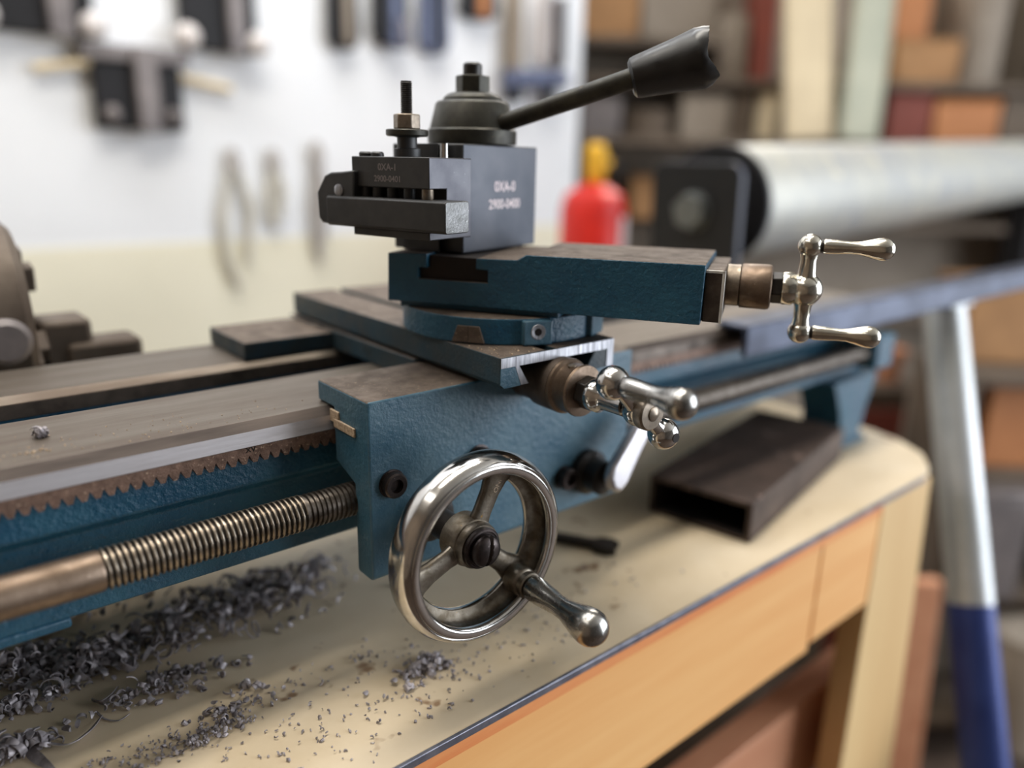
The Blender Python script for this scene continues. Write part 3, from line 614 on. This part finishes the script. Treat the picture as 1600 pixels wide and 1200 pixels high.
c = FDt((0,0,1395)); g = G(); g.box(Fr((c[0], c[1], 0)), (-24, 24), (-24, 24), (FLOOR, c[2]-62)); mk('post', g, 'matte_black', dk, dk)
# rectangular tube on the bench
p0 = A_(380.82, 303.63, -226.00); p1 = A_(395.06, 233.92, -226.00); p2 = A_(517.50, 263.94, -226.00)
ex = (p1-p0); wd = float(np.linalg.norm(ex)); ex /= wd; ey = p2-p1; ey -= ex*(ey@ex); ey /= np.linalg.norm(ey); ez = A_(0,0,1)
hgt = 27.0; FTb = Fr(p0, ex, ez, -ey)   # (across, up, -along)
if np.dot(np.cross(ex, ez), -ey) < 0: print('tube frame handed')
g = G(); t_ = 3.2; L = 190
out = [(0,.2),(wd,.2),(wd,hgt),(0,hgt)]; inn = [(t_,.2+t_),(wd-t_,.2+t_),(wd-t_,hgt-t_),(t_,hgt-t_)]
vs = [FTb((a,b,0)) for a,b in out] + [FTb((a,b,0)) for a,b in inn] + [FTb((a,b,-L)) for a,b in out] + [FTb((a,b,-L)) for a,b in inn]
fs = []; ms = []
for i in range(4):
    j = (i+1) % 4; fs += [(i,j,4+j,4+i), (8+i,12+i,12+j,8+j), (i,8+i,8+j,j)]
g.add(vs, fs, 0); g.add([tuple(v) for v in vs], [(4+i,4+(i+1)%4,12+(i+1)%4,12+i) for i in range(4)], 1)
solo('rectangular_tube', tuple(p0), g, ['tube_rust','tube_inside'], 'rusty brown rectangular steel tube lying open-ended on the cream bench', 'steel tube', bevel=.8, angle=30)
# small wrench on the bench
p0 = A_(301.51, 310.61, -222.50); p1 = A_(317.32, 283.70, -222.50); d = (p1-p0)/np.linalg.norm(p1-p0); n_ = np.cross((0,0,1), d)
FWr = Fr(p1, d, n_, (0,0,1)); g = G()
g.prism(FWr, [(-42,-3),(-8,-3.2),(-4,-6.5),(3,-7.5),(8,-5),(4,-2.2),(1,0),(4,2.2),(8,5),(3,7.5),(-4,6.5),(-8,3.2),(-42,3)], -3.3, 2)
solo('spanner', tuple(p1 - A_(0,0,3.4)), g, 'dark_oil', 'small dark spanner lying on the bench behind the handwheel', 'spanner', bevel=.5)

# ================================================================ chuck-like casting behind the bed
ch = thing('lathe_chuck', (52.65, 500.00, -111.29), 'rusty brown cast lathe chuck standing beyond the rear way', 'lathe chuck')
cc = A_(46.70, 505.00, -89.60)
g = G(); Fc = Fr(cc, (0,1,0), (0,0,1), (1,0,0))
g.rev(Fc, [(50,-60),(54,-56),(54,-14),(52,-12),(52,-8),(54,-6),(54,12),(50,16),(18,16),(18,12)], 64)
mk('body', g, 'cast_iron', ch, ch)
for i, (a_) in enumerate((-20, 100, 220)):
    t = math.radians(a_); Fj = Fr(cc, (0, math.cos(t), math.sin(t)), (0, -math.sin(t), math.cos(t)), (1,0,0))
    g = G(); g.prism(Fr(cc, (0, math.cos(t), math.sin(t)), (1,0,0), (0, math.sin(t), -math.cos(t))), [(16,14),(40,14),(40,20),(30,20),(30,25),(16,25)], -6, 6)
    mk('jaw', g, 'cast_iron', ch, ch, bevel=1)
g = G(); q = (103.14, 500.00, -113.16); g.box(Fr(q), (-22, 18), (-14, 14), (-40, 8)); g.box(Fr((85.56, 505.00, -105.50)), (-16, 10), (-16, 16), (-50, 14))
mk('mounting_foot', g, 'cast_iron', ch, ch, bevel=3)
g = G(); g.rev(Fr((48.50, 450.00, -92.05), (1,0,0), (0,0,1), (0,-1,0)), [(12,-30),(12,0),(9,3),(0,3)], 28); mk('key_socket', g, 'tool_grey', ch, ch)
sp = G(); sp.box(Fr((cc[0], cc[1], 0)), (-70, 60), (-40, 40), (-226, cc[2]-44)); mk('pedestal', sp, 'cast_iron', ch, ch, bevel=3)

# ================================================================ swarf, crumbs
def ribbon(g, c, r, w, turns, pitch, F, n=10, th=.22, taper=True):
    N_ = max(4, int(n*turns*2)); vs = []
    for i in range(N_+1):
        t = 2*math.pi*turns*i/N_; rr = r*(1 - .25*math.sin(t*.5)); k = (i/N_)
        ww = w*(1 - .6*abs(2*k-1)**3) if taper else w
        z = pitch*turns*k
        for dr_, dz in ((-th, -ww/2), (th, -ww/2), (th, ww/2), (-th, ww/2)):
            vs.append(F(((rr+dr_)*math.cos(t), (rr+dr_)*math.sin(t), z+dz)))
    g.add(vs, [(i*4+q, i*4+(q+1) % 4, (i+1)*4+(q+1) % 4, (i+1)*4+q) for i in range(N_) for q in range(4)] + [(3,2,1,0), (N_*4, N_*4+1, N_*4+2, N_*4+3)])
def rframe(c):
    d = A_(random.gauss(0,1), random.gauss(0,1), random.gauss(0,.7)); return axis_frame(c, d, A_(random.gauss(0,1), random.gauss(0,1), 1))
def heap(name, blobs, label, small=False):
    g = G()
    for (cx, cy), sx, sy, n, hmax, rmin, rmax in blobs:
        for _ in range(n):
            x, y = random.gauss(cx, sx), random.gauss(cy, sy)
            e = math.exp(-.5*((x-cx)/sx)**2 - .5*((y-cy)/sy)**2)
            r = random.uniform(rmin, rmax); z = ZT + r*.9 + random.random()*hmax*e
            if y < 220 + r: continue
            ribbon(g, None, r, random.uniform(.8, 3.4)*(.45 if r < 1 else 1), random.choice((random.uniform(.12,.5), random.uniform(.12,.6), random.uniform(.5,1.5))), random.uniform(-1.5, 3), rframe((x, y, z)), n=5 if r < 1.6 else 7)
    zmin = min(v[2] for v in g.v); g.v = [(v[0], v[1], max(v[2], ZT+.05)) for v in g.v]
    o = solo(name, (blobs[0][0][0], blobs[0][0][1], ZT), g, 'swarf', label, 'swarf'); o['kind'] = 'stuff'; return o
def zz(p): return (p[0], p[1])
heap('swarf_heap', [(zz((140.39, 358.36, -226.00)), 20, 9, 22, 6, 4, 8), (zz((74.10, 352.88, -226.00)), 22, 8, 20, 6, 3, 6), (zz((26.05, 366.47, -226.00)), 14, 6, 210, 8, 1.2, 3.4), (zz((51.70, 352.02, -226.00)), 11, 6, 230, 9, 1.2, 3.4), (zz((99.95, 349.14, -226.00)), 30, 12, 210, 10, 1.5, 5.5), (zz((140.39, 358.36, -226.00)), 24, 10, 130, 8, 2, 6),
     (zz((36.99, 402.16, -226.00)), 26, 10, 150, 8, 1.4, 4), (zz((71.87, 316.04, -226.00)), 16, 4, 120, 5, .8, 2.4)], 'grey heap of curled steel swarf on the bench under the lathe bed')
heap('swarf_trail', [(zz((84.88, 282.25, -226.00)), 8, 5, 60, 1.5, .6, 1.6), (zz((71.56, 273.96, -226.00)), 10, 2.6, 90, 1, .4, 1.2), (zz((98.69, 289.31, -226.00)), 6, 4, 22, 2, .8, 1.8)], 'short trail of fine dark chips near the front of the bench')
heap('swarf_patch', [(zz((168.72, 256.37, -226.00)), 5, 3.5, 70, 3, .8, 2.4), (zz((159.21, 255.14, -226.00)), 6, 4, 30, 2, .8, 2)], 'small dark patch of chips below the handwheel')
heap('chip_scatter', [(zz((130.69, 250.78, -226.00)), 70, 16, 320, .5, .2, .7), (zz((47.47, 282.22, -226.00)), 50, 4, 240, .6, .2, .7), (zz((214.46, 248.69, -226.00)), 60, 18, 60, .5, .4, 1.2)], 'fine chips scattered over the open bench top')
heap('swarf_clump', [(zz((14.29, 310.93, -226.00)), 6, 2.6, 110, 5, 1.2, 3.2), (zz((19.55, 339.28, -226.00)), 8, 3, 120, 6, .9, 2.6)], 'curly clump of swarf at the near left corner of the bench')
def strip(name, pts, w, label, lift=0.0, tilt=.3):
    pts = [A_(*p) for p in pts]; Q = []
    for i in range(len(pts)-1):
        for k in range(6):
            t = k/6; p0 = pts[max(i-1,0)]; p1 = pts[i]; p2 = pts[i+1]; p3 = pts[min(i+2, len(pts)-1)]
            Q.append(.5*((2*p1) + (-p0+p2)*t + (2*p0-5*p1+4*p2-p3)*t*t + (-p0+3*p1-3*p2+p3)*t**3))
    Q.append(pts[-1]); vs = []; n = len(Q)
    for i, p in enumerate(Q):
        d = Q[min(i+1,n-1)]-Q[max(i-1,0)]; d /= np.linalg.norm(d); s = np.cross(d, (0,0,1)); s /= np.linalg.norm(s)+1e-9
        ww = w*min(1, .3 + 6*i/n, .2 + 4*(n-1-i)/n)/2; up = A_(0,0,1)
        a = s*math.cos(tilt) + up*math.sin(tilt); nn_ = np.cross(a, d)
        for q1, q2 in ((-1,-1),(1,-1),(1,1),(-1,1)): vs.append(p + a*ww*q1 + nn_*.13*q2 + A_(0,0,ww*abs(math.sin(tilt))))
    g = G(); g.add(vs, [(i*4+q, i*4+(q+1)%4, (i+1)*4+(q+1)%4, (i+1)*4+q) for i in range(n-1) for q in range(4)] + [(3,2,1,0),((n-1)*4,(n-1)*4+1,(n-1)*4+2,(n-1)*4+3)])
    return solo(name, tuple(pts[0]), g, 'swarf', label, 'metal shaving')
def lifted(p, h): return (p[0], p[1], p[2]+h)
strip('metal_shaving', [lifted((24.13, 292.55, -226.00),.3), lifted((19.15, 304.89, -226.00),1), lifted((19.04, 312.36, -226.00),2.6), lifted((24.41, 306.31, -226.00),2.2), lifted((31.34, 301.65, -226.00),1.2), lifted((39.00, 305.46, -226.00),.8), lifted((45.58, 313.57, -226.00),.5)], 4.2, 'long curved metal shaving lying like a hook on the near left of the bench', tilt=.6)
strip('metal_shaving', [lifted((44.27, 318.59, -226.00),.3), lifted((45.72, 311.01, -226.00),.5), lifted((49.92, 306.20, -226.00),.5), lifted((54.86, 308.15, -226.00),.3)], 1.0, 'thin shaving curling off beyond the long hooked one', tilt=.4)
strip('metal_shaving', [lifted((44.56, 325.49, -226.00),.3), lifted((46.74, 318.64, -226.00),1.5), lifted((51.53, 319.94, -226.00),2.5), lifted((55.20, 327.64, -226.00),1)], 4.0, 'short wide curved shaving in front of the swarf heap', tilt=1.1)
# ball of swarf and crumbs on the front way
def crumbs(name, c, sx, sy, n, z, label, rr=(.12,.4), m='crumb', lim=None):
    g = G()
    for _ in range(n):
        x, y = random.gauss(c[0], sx), random.gauss(c[1], sy)
        if lim and not lim(x, y): continue
        r = random.uniform(*rr); F = rframe((x, y, z + r*.55)); a, b_, c2 = r, r*random.uniform(.4,1), r*random.uniform(.4,.9)
        g.box(F, (-a,a), (-b_,b_), (-c2,c2))
    g.v = [(v[0], v[1], max(v[2], z+.02)) for v in g.v]
    o = solo(name, (c[0], c[1], z), g, m, label, 'metal crumbs', smooth=False); o['kind'] = 'stuff'; return o
q = (40.91, 324.19, -104.00); g = G()
for _ in range(56):
    a_ = random.uniform(0, 2*math.pi); ribbon(g, None, random.uniform(1.0, 2.3), random.uniform(.5,1.2), random.uniform(.3,.9), .5, rframe((q[0]+1.2*math.cos(a_), q[1]+1.0*math.sin(a_), q[2]+1.9+random.uniform(-.9,.9))), n=5, th=.12)
g.v = [(v[0], v[1], max(v[2], -103.95)) for v in g.v]
solo('swarf_ball', q, g, 'swarf', 'crumpled little ball of swarf on the front way of the bed', 'swarf', smooth=False)
crumbs('metal_crumbs', (67.26, 307.19, -104.00), 40, 12, 170, -104, 'pale metal crumbs sprinkled on the front way', rr=(.08,.3), lim=lambda x, y: 299 < y < 347 and x < 143)
crumbs('metal_crumbs', (37.44, 308.32, -104.00), 4, 1.0, 26, -104, 'small row of pale crumbs beside the swarf ball', rr=(.15,.45))
crumbs('metal_crumbs', (192.32, 243.57, -78.70), 14, 12, 170, -78.7, 'brown crumbs on the front corner of the cross slide', rr=(.12,.4), lim=lambda x, y: 199 < x < 264 and 242 < y < 300 and math.hypot(x-cd[0], y-cd[1]) > 52)
crumbs('metal_crumbs', tuple(FC((-55, 20, -39.6))), 22, 22, 150, -39.5, 'metal dust on the flat top of the compound slide', rr=(.1,.35), lim=lambda x, y: (lambda l: -70 < l[0] < -2 and 1 < l[1] < 61)((A_(x,y,0)-BC) @ FC.m.T))

# ================================================================ things hanging on the white wall
def bracket(uv, label, k=1.0, knobs=True):
    c = A_(*uv); t = thing('wall_bracket', tuple(c + A_(0,-8,-70*k)), label, 'bracket', 'black brackets on the white wall')
    g = G(); g.box(Fr(c), (-66*k, 66*k), (-22, -1), (-62*k, 38*k)); mk('backing_block', g, 'matte_black', t, t, bevel=3)
    g = G(); g.box(Fr(c), (-8*k, 26*k), (-40, -22.2), (-66*k, 62*k)); mk('upright_bar', g, 'tool_grey', t, t, bevel=3)
    g = G(); g.box(Fr(c), (-80*k, 80*k), (-30, -1), (38.2*k, 62*k)); mk('cross_bar', g, 'tool_grey', t, t, bevel=3)
    for s in (-1, 1):
        g = G(); g.ball(c + A_(s*46*k, -32, -40*k), 13*k, n=20); mk('knob', g, 'tool_grey', t, t)
    g = G(); g.tube([c + A_(-140*k, -10, 20*k), c + A_(-66*k, -14, 34*k)], 7*k, 12); mk('arm', g, 'cream_board', t, t)
    g = G(); g.tube([c + A_(66*k, -14, 24*k), c + A_(150*k, -12, 10*k)], 7*k, 12); mk('arm', g, 'cream_board', t, t)
    return t
bracket((379.93, 1396.0, 99.45), 'black bracket with a grey upright bar, the lowest on the white wall')
def bigbracket(uv, label, w, h0, h1):
    c = A_(*uv); t = thing('wall_bracket', tuple(c + A_(0,-8,h0)), label, 'bracket', 'black brackets on the white wall')
    g = G(); g.box(Fr(c), (-w, w), (-24, -1), (h0, h1)); mk('backing_block', g, 'matte_black', t, t, bevel=3)
    g = G(); g.box(Fr(c), (w*.15, w*.6), (-40, -24.2), (h0-4, h1)); mk('upright_bar', g, 'tool_grey', t, t, bevel=3)
    for s in (-1, 1):
        g = G(); g.ball(c + A_(s*w*.95, -34, h0+16), 20, n=20); mk('knob', g, 'knob_white', t, t)
    return t
bigbracket((516.46, 1396.0, 229.05), 'black bracket with two pale knobs at the top of the white wall', 62, -62, 160)
bigbracket((251.48, 1396.0, 204.38), 'black bracket cut by the top left corner of the view', 74, -38, 160)
def pliers(c, label, h, col, w=22, spread=1.0):
    c = A_(*c); t = thing('hanging_pliers', tuple(c + A_(0,-10,-h)), label, 'pliers', 'pliers hanging on the white wall')
    g = G(); g.tube([c + A_(-w*.3,-10,0), c + A_(-w*spread,-10,-h*.4), c + A_(-w*.9*spread,-10,-h*.75), c + A_(-w*.2,-10,-h)], [5,8,8,6], 10); mk('handle', g, col, t, t)
    g = G(); g.tube([c + A_(w*.3,-10,0), c + A_(w*spread,-10,-h*.35), c + A_(w*.5*spread,-10,-h*.8)], [5,8,6], 10); mk('handle', g, col, t, t)
    g = G(); g.prism(Fr(c, (1,0,0), (0,0,1), (0,-1,0)), [(-14,-4),(14,-4),(12,16),(4,34),(-4,34),(-12,16)], 4, 16); mk('jaw', g, 'faint_grey', t, t, bevel=2)
    return t
pliers((525.25, 1396.0, -19.42), 'faint pair of pliers, leftmost of those hanging low on the white wall', 210, 'faint_tan', 26)
pliers((599.35, 1396.0, -18.57), 'short faint pliers between the two longer ones', 110, 'faint_tan', 14)
pliers((684.63, 1396.0, -3.64), 'grey pliers hanging just behind the tool tip', 190, 'faint_grey', 12)
def hang(c, name, label, cat, w, h, col, dpt=26, knob=None, group=None):
    c = A_(*c); t = thing(name, tuple(c + A_(0,-dpt/2,-h/2)), label, cat, group)
    g = G(); g.prism(Fr(c, (1,0,0), (0,0,1), (0,-1,0)), [(-w*.5,-h*.35),(-w*.3,-h*.5),(w*.3,-h*.5),(w*.5,-h*.3),(w*.45,h*.5),(-w*.45,h*.5)], 1, dpt); mk('body', g, col, t, t, bevel=3)
    g = G(); g.box(Fr(c), (-w*.12, w*.12), (-dpt-12, -dpt-.2), (-h*.45, h*.5)); mk('spine', g, knob or 'tool_grey', t, t, bevel=2)
    return t
hang((745.93, 1394.0, 248.95), 'hanging_tool', 'dark narrow tool hanging at the top of the wall, left of the blue-grey pair', 'hand tool', 60, 110, 'matte_black', knob='taupe')
hang((845.73, 1394.0, 270.09), 'hanging_tool', 'dark tool with a blue-grey spine above the threaded stud', 'hand tool', 74, 120, 'matte_black', knob='tool_blue')
hang((857.48, 1380.0, 230.48), 'drill_chuck', 'blue-grey round chuck hanging above the threaded stud', 'drill chuck', 44, 52, 'tool_blue')
hang((947.35, 1394.0, 265.28), 'hanging_tool', 'blue-grey tool hanging right of the round chuck', 'hand tool', 66, 120, 'tool_blue', knob='matte_black')
hang((1056.2, 1394.0, 311.00), 'hanging_tool', 'dark tool with an orange spine at the top above the cone cap', 'hand tool', 90, 60, 'matte_black', knob='orange_box')
hang((1152.4, 1394.0, 257.79), 'hanging_file', 'taupe wooden-handled file hanging right of the pale gap', 'file', 44, 190, 'taupe', knob='taupe')
hang((1239.1, 1394.0, 280.26), 'hanging_file', 'pale grey file hanging above the lever', 'file', 44, 150, 'knob_white', knob='tool_grey')
hang((1286.0, 1394.0, 278.82), 'pry_bar', 'dark slim bar hanging beside the edge of the white wall', 'pry bar', 26, 150, 'tool_grey', knob='matte_black')
c = A_(1208.9, 1392.0, 171.02); t = thing('angle_grinder', tuple(c + A_(0,-20,-30)), 'blue-grey angle grinder on the wall behind the cone cap', 'grinder')
g = G(); g.tube([c + A_(-85,-26,0), c + A_(90,-26,12)], [22,18], 18); mk('housing', g, 'tool_blue', t, t)
g = G(); g.tube([c + A_(-60,-20,-6), c + A_(-60,-24,-44)], 20, 16); mk('grip', g, 'matte_black', t, t)
g = G(); g.tube([c + A_(40,-24,-2), c + A_(48,-24,-48)], 16, 14); mk('side_handle', g, 'matte_black', t, t)

# ================================================================ fire extinguisher
fe = A_(1098.7, 1063.0, -66.17)
t = thing('fire_extinguisher', (fe[0], fe[1], fe[2]-120), 'red fire extinguisher with a yellow head beyond the tool post', 'fire extinguisher')
g = G(); Ff = Fr(fe); g.rev(Ff, [(58,-240),(64,-232),(64,-20),(56,8),(30,26),(14,32)], 32); mk('cylinder', g, 'red_paint', t, t)
Fl = Fr(fe, (1,0,0), (0,1,0), (0,0,1)); g = G()
vs = []; n = 12
for i in range(n+1):
    a_ = math.radians(-80 + 115*i/n); vs += [Ff((65*math.cos(a_), 65*math.sin(a_), -150)), Ff((65*math.cos(a_), 65*math.sin(a_), -30))]
g.add(vs, [(2*i, 2*i+2, 2*i+3, 2*i+1) for i in range(n)]); mk('label_sheet', g, 'label_white', t, t)
g = G(); g.rev(Ff, [(16,32),(20,40),(20,96),(12,104),(0,104)], 20); g.box(Ff, (-14, 34), (-10, 10), (60, 78)); mk('valve_head', g, 'yellow_plastic', t, t, bevel=2)
g = G(); g.tube([fe + A_(20,0,70), fe + A_(60,0,64), fe + A_(86,0,40)], 6, 10); mk('hose', g, 'matte_black', t, t)
g = G(); g.box(Ff, (-70, 170), (-120, 120), (-262, -240.2)); g.box(Ff, (-60, 160), (-110, 110), (FLOOR-fe[2], -262)); o = solo('low_cabinet', (fe[0], fe[1], FLOOR), g, 'taupe', 'taupe cabinet carrying the fire extinguisher', 'cabinet')

# ================================================================ cluttered shelving at the back right
ITEMS = [
    ('storage_box', 'tan cardboard box at the top of the back shelves, left of the lever knob', 'box', 'cardboard', (1759.5, 1678.1, 443.18), 174, 550.1, 'C', 200, 'box'),
    ('storage_box', 'grey-brown box at the top of the back shelves, behind the lever knob', 'box', 'taupe', (1913.3, 1549.2, 447.28), 213, 554.2, 'C', 200, 'box'),
    ('paint_tin', 'pale taupe tin on the shelf just right of the lever knob', 'tin', 'taupe', (2012.0, 1420.6, 328.96), 99, 419.2, 'B', 120, 'tin'),
    ('red_toolbox', 'narrow dull red toolbox standing left of the cream board', 'toolbox', 'red_box', (2090.6, 1374.7, 383.65), 64, 522.3, 'B', 160, 'box'),
    ('storage_box', 'grey box low behind the lever rod', 'box', 'tool_grey', (1684.2, 1621.0, 123.88), 119, 185.8, 'A', 160, 'box'),
    ('electric_motor', 'dark motor on the shelf above the black bracket', 'motor', 'dark_shelf', (1794.3, 1522.1, 109.29), 147, 154.2, 'A', 140, 'tin'),
    ('storage_box', 'pale tan box on the shelf right of the dark motor', 'box', 'taupe', (1915.3, 1427.3, 130.05), 139, 191.9, 'A', 160, 'box'),
    ('glass_jar', 'dark jar on the shelf above the near end of the roller', 'jar', 'dark_shelf', (2003.9, 1356.4, 141.17), 66, 211.5, 'A', 100, 'tin'),
    ('glass_jar', 'yellowish jar beside the dark jar above the roller', 'jar', 'cream_board', (2060.1, 1309.3, 142.67), 66, 213.0, 'A', 100, 'tin'),
    ('wooden_board', 'cream board leaning upright against the back shelves', 'board', 'cream_board', (2033.3, 1200.7, 300.52), 124, 517.4, 'A', 30, 'lean1'),
    ('wooden_board', 'greenish white board leaning right of the cream one', 'board', 'green_board', (2157.0, 1097.1, 303.82), 100, 520.7, 'A', 30, 'lean2'),
    ('red_crate', 'brick red crate on the shelf right of the leaning boards', 'crate', 'red_box', (2366.4, 1052.6, 150.85), 125, 221.1, 'A', 160, 'box'),
    ('orange_crate', 'orange-brown crate on the shelf right of the brick red crate', 'crate', 'orange_box', (2489.1, 944.74, 140.98), 187, 198.5, 'A', 160, 'box'),
    ('storage_box', 'dark box at the far right end of the shelf above the roller', 'box', 'dark_shelf', (2620.6, 839.52, 157.63), 136, 227.8, 'A', 160, 'box'),
    ('storage_box', 'brown box on the middle shelf above the red crate', 'box', 'cardboard', (2431.7, 1055.6, 305.10), 183, 362.3, 'B', 160, 'box'),
    ('storage_drum', 'grey-olive drum on the middle shelf at the right edge', 'drum', 'taupe', (2587.2, 958.50, 396.90), 147, 535.3, 'B', 160, 'tin'),
    ('storage_box', 'orange box at the top of the view right of the leaning boards', 'box', 'orange_box', (2431.7, 1118.0, 469.88), 103, 568.4, 'E', 140, 'box'),
    ('storage_box', 'tan box under the bracket plate level beside the fire extinguisher', 'box', 'cardboard', (1797.2, 1434.1, -116.77), 229, -28.4, 'D', 160, 'box'),
    ('storage_box', 'tan box on top of the low rack behind the pipe leg', 'box', 'cardboard', (1550.8, 430.24, -256.02), 212, -180.2, 'R0', 120, 'box'),
    ('orange_crate', 'bright orange crate on the low rack right of the pipe leg', 'crate', 'orange_box', (1533.7, 379.96, -426.97), 180, -340.9, 'R1', 120, 'box'),
    ('storage_box', 'grey box on the low rack below the orange crate', 'box', 'tool_grey', (1442.5, 376.39, -640.78), 99, -528.3, 'R2', 120, 'box'),
    ('paint_tin', 'pale tin on the lowest shelf of the rack at the lower right', 'tin', 'taupe', (1453.9, 263.99, -912.09), 128, -788.9, 'R3', 120, 'tin'),
]
# shelving units stand askew to the bench
RH = A_(math.cos(math.radians(40.3)), -math.sin(math.radians(40.3)), 0); BH = A_(-RH[1], RH[0], 0)
SHZ = {'E': 360.0, 'A': 72.0, 'B': 237.0, 'C': 340.0, 'D': -150.0, 'R0': -329.0, 'R1': -507.0, 'R2': -739.0, 'R3': -1014.0}
for name, label, cat, m, c, w, ztop, sk, dp, sh in ITEMS:
    zb = SHZ[sk] + .6; h = ztop - zb; cc_ = A_(c[0], c[1], zb + h/2)
    t = thing(name, (c[0], c[1], zb), label, cat)
    F = Fr(cc_, RH, BH, (0,0,1))
    if sh == 'box':
        g = G(); g.box(F, (-w/2, w/2), (0, dp), (-h/2, h/2*.86)); mk('body', g, m, t, t, bevel=5)
        g = G(); g.box(F, (-w/2-2, w/2+2), (-2, dp+2), (h/2*.86+.2, h/2)); mk('lid', g, m, t, t, bevel=3)
    elif sh == 'tin':
        F = Fr(F((0, w/2, 0))); r = w/2
        g = G(); g.rev(F, [(r*.9,-h/2),(r,-h/2+4),(r,h/2-10),(r*.95,h/2-5)], 28); mk('body', g, m, t, t)
        g = G(); g.rev(F, [(r*.97,h/2-5),(r*.97,h/2-1),(r*.9,h/2),(0,h/2)], 28); mk('lid', g, m, t, t)
    else:
        s = {'lean1': -.06, 'lean2': .06}[sh]
        fx = RH - A_(0,0,s); fz = RH*s + BH*.17 + A_(0,0,1); F = Fr(cc_, fx, np.cross(fz, fx), fz)
        g = G(); g.box(F, (-w*.42, w*.42), (-dp/2, dp/2), (-h/2, h/2)); mk('panel', g, m, t, t, bevel=2)
        for q in (-1, 1):
            g = G(); g.box(F, (q*w*.46 - w*.038, q*w*.46 + w*.038), (-dp/2-2, dp/2+2), (-h/2, h/2)); mk('edge_lath', g, m, t, t, bevel=1)
def unit(name, p0, p1, keys, top, label, depth=230, cat='shelves', short=None):
    """shelving between two front points, boards at the given levels"""
    w = float((A_(*p1)-A_(*p0)) @ RH); F = Fr((p0[0], p0[1], 0), RH, BH, (0,0,1))
    t = thing(name, (p0[0]+RH[0]*w/2, p0[1]+RH[1]*w/2, FLOOR), label, cat)
    for k in keys:
        z = SHZ[k] if isinstance(k, str) else k
        g = G(); g.box(F, (1, w-1), (-190 if k == 'A' else -4, depth), (z-20, z)); mk('shelf_board', g, 'dark_shelf', t, t, bevel=2)
    if short:
        g = G(); g.box(F, (1, short), (-4, depth), (SHZ['C']-20, SHZ['C'])); mk('shelf_board', g, 'dark_shelf', t, t, bevel=2)
        g = G(); g.box(F, (short-20, short), (0, depth-2), (SHZ['B']+.2, SHZ['C']-20.2)); mk('divider', g, 'dark_shelf', t, t, bevel=2)
    for x in (-40, w+1):
        g = G(); g.box(F, (x, x+39), (-4, depth), (FLOOR, top)); mk('side_panel', g, 'dark_shelf', t, t, bevel=2)
    g = G(); g.box(F, (-40, w+40), (depth+.5, depth+12), (FLOOR, top)); mk('back_panel', g, 'taupe', t, t)
unit('storage_shelves', (1603.8, 1659.0, 58.59), (2683.6, 754.10, 87.41), ('A','B','D',-420.0,-800.0), 700, 'tall dark shelving crowded with boxes across the back right of the workshop', short=424)
unit('storage_rack', (1417.7, 442.25, -508.05), (1636.0, 259.28, -502.22), ('R0','R1','R2','R3'), -325, 'low dark rack holding boxes right of the leaning pipe leg', depth=140)
# dark cabinet with a clay pot, and a plank, beyond the end of the bench
c = A_(1507.2, 613.51, -410.34); t = thing('tool_cabinet', (c[0], c[1], FLOOR), 'dark brown cabinet standing beyond the bench end, left of the pipe leg', 'cabinet')
F = Fr((c[0], c[1], 0), RH, BH, (0,0,1)); g = G(); g.box(F, (-75, 62), (0, 200), (FLOOR, c[2]-20)); mk('body', g, 'dark_shelf', t, t, bevel=4)
g = G(); g.box(F, (-79, 66), (-5, 204), (c[2]-19.8, c[2])); mk('cabinet_top', g, 'dark_shelf', t, t, bevel=3)
g = G(); g.box(F, (-70, 57), (-8, -.5), (FLOOR+60, c[2]-40)); mk('door', g, 'red_box', t, t, bevel=3)
g = G(); Fq_ = Fr(F((6, 60, c[2]+.3))); g.rev(Fq_, [(20,0),(28,52),(31,53),(31,68),(27,68),(24,60),(0,60)], 28); solo('clay_pot', tuple(Fq_.o), g, 'board_pink', 'small terracotta pot on the dark brown cabinet', 'pot')
c = A_(1101.6, 377.66, -572.08); fz = RH*(-.02) + BH*.06 + A_(0,0,1); F = Fr(c, RH + A_(0,0,.02), np.cross(fz, RH + A_(0,0,.02)), fz); L = (c[2]-FLOOR)/fz[2]*np.linalg.norm(fz)
g = G(); g.box(F, (-34, 34), (-10, 10), (-L+3, 0)); solo('wooden_plank', (c[0], c[1], FLOOR), g, 'board_pink', 'reddish plank standing between the bench leg and the pipe leg', 'plank', bevel=2)
for o in bpy.data.objects:
    if '_base' in o.keys(): del o['_base']
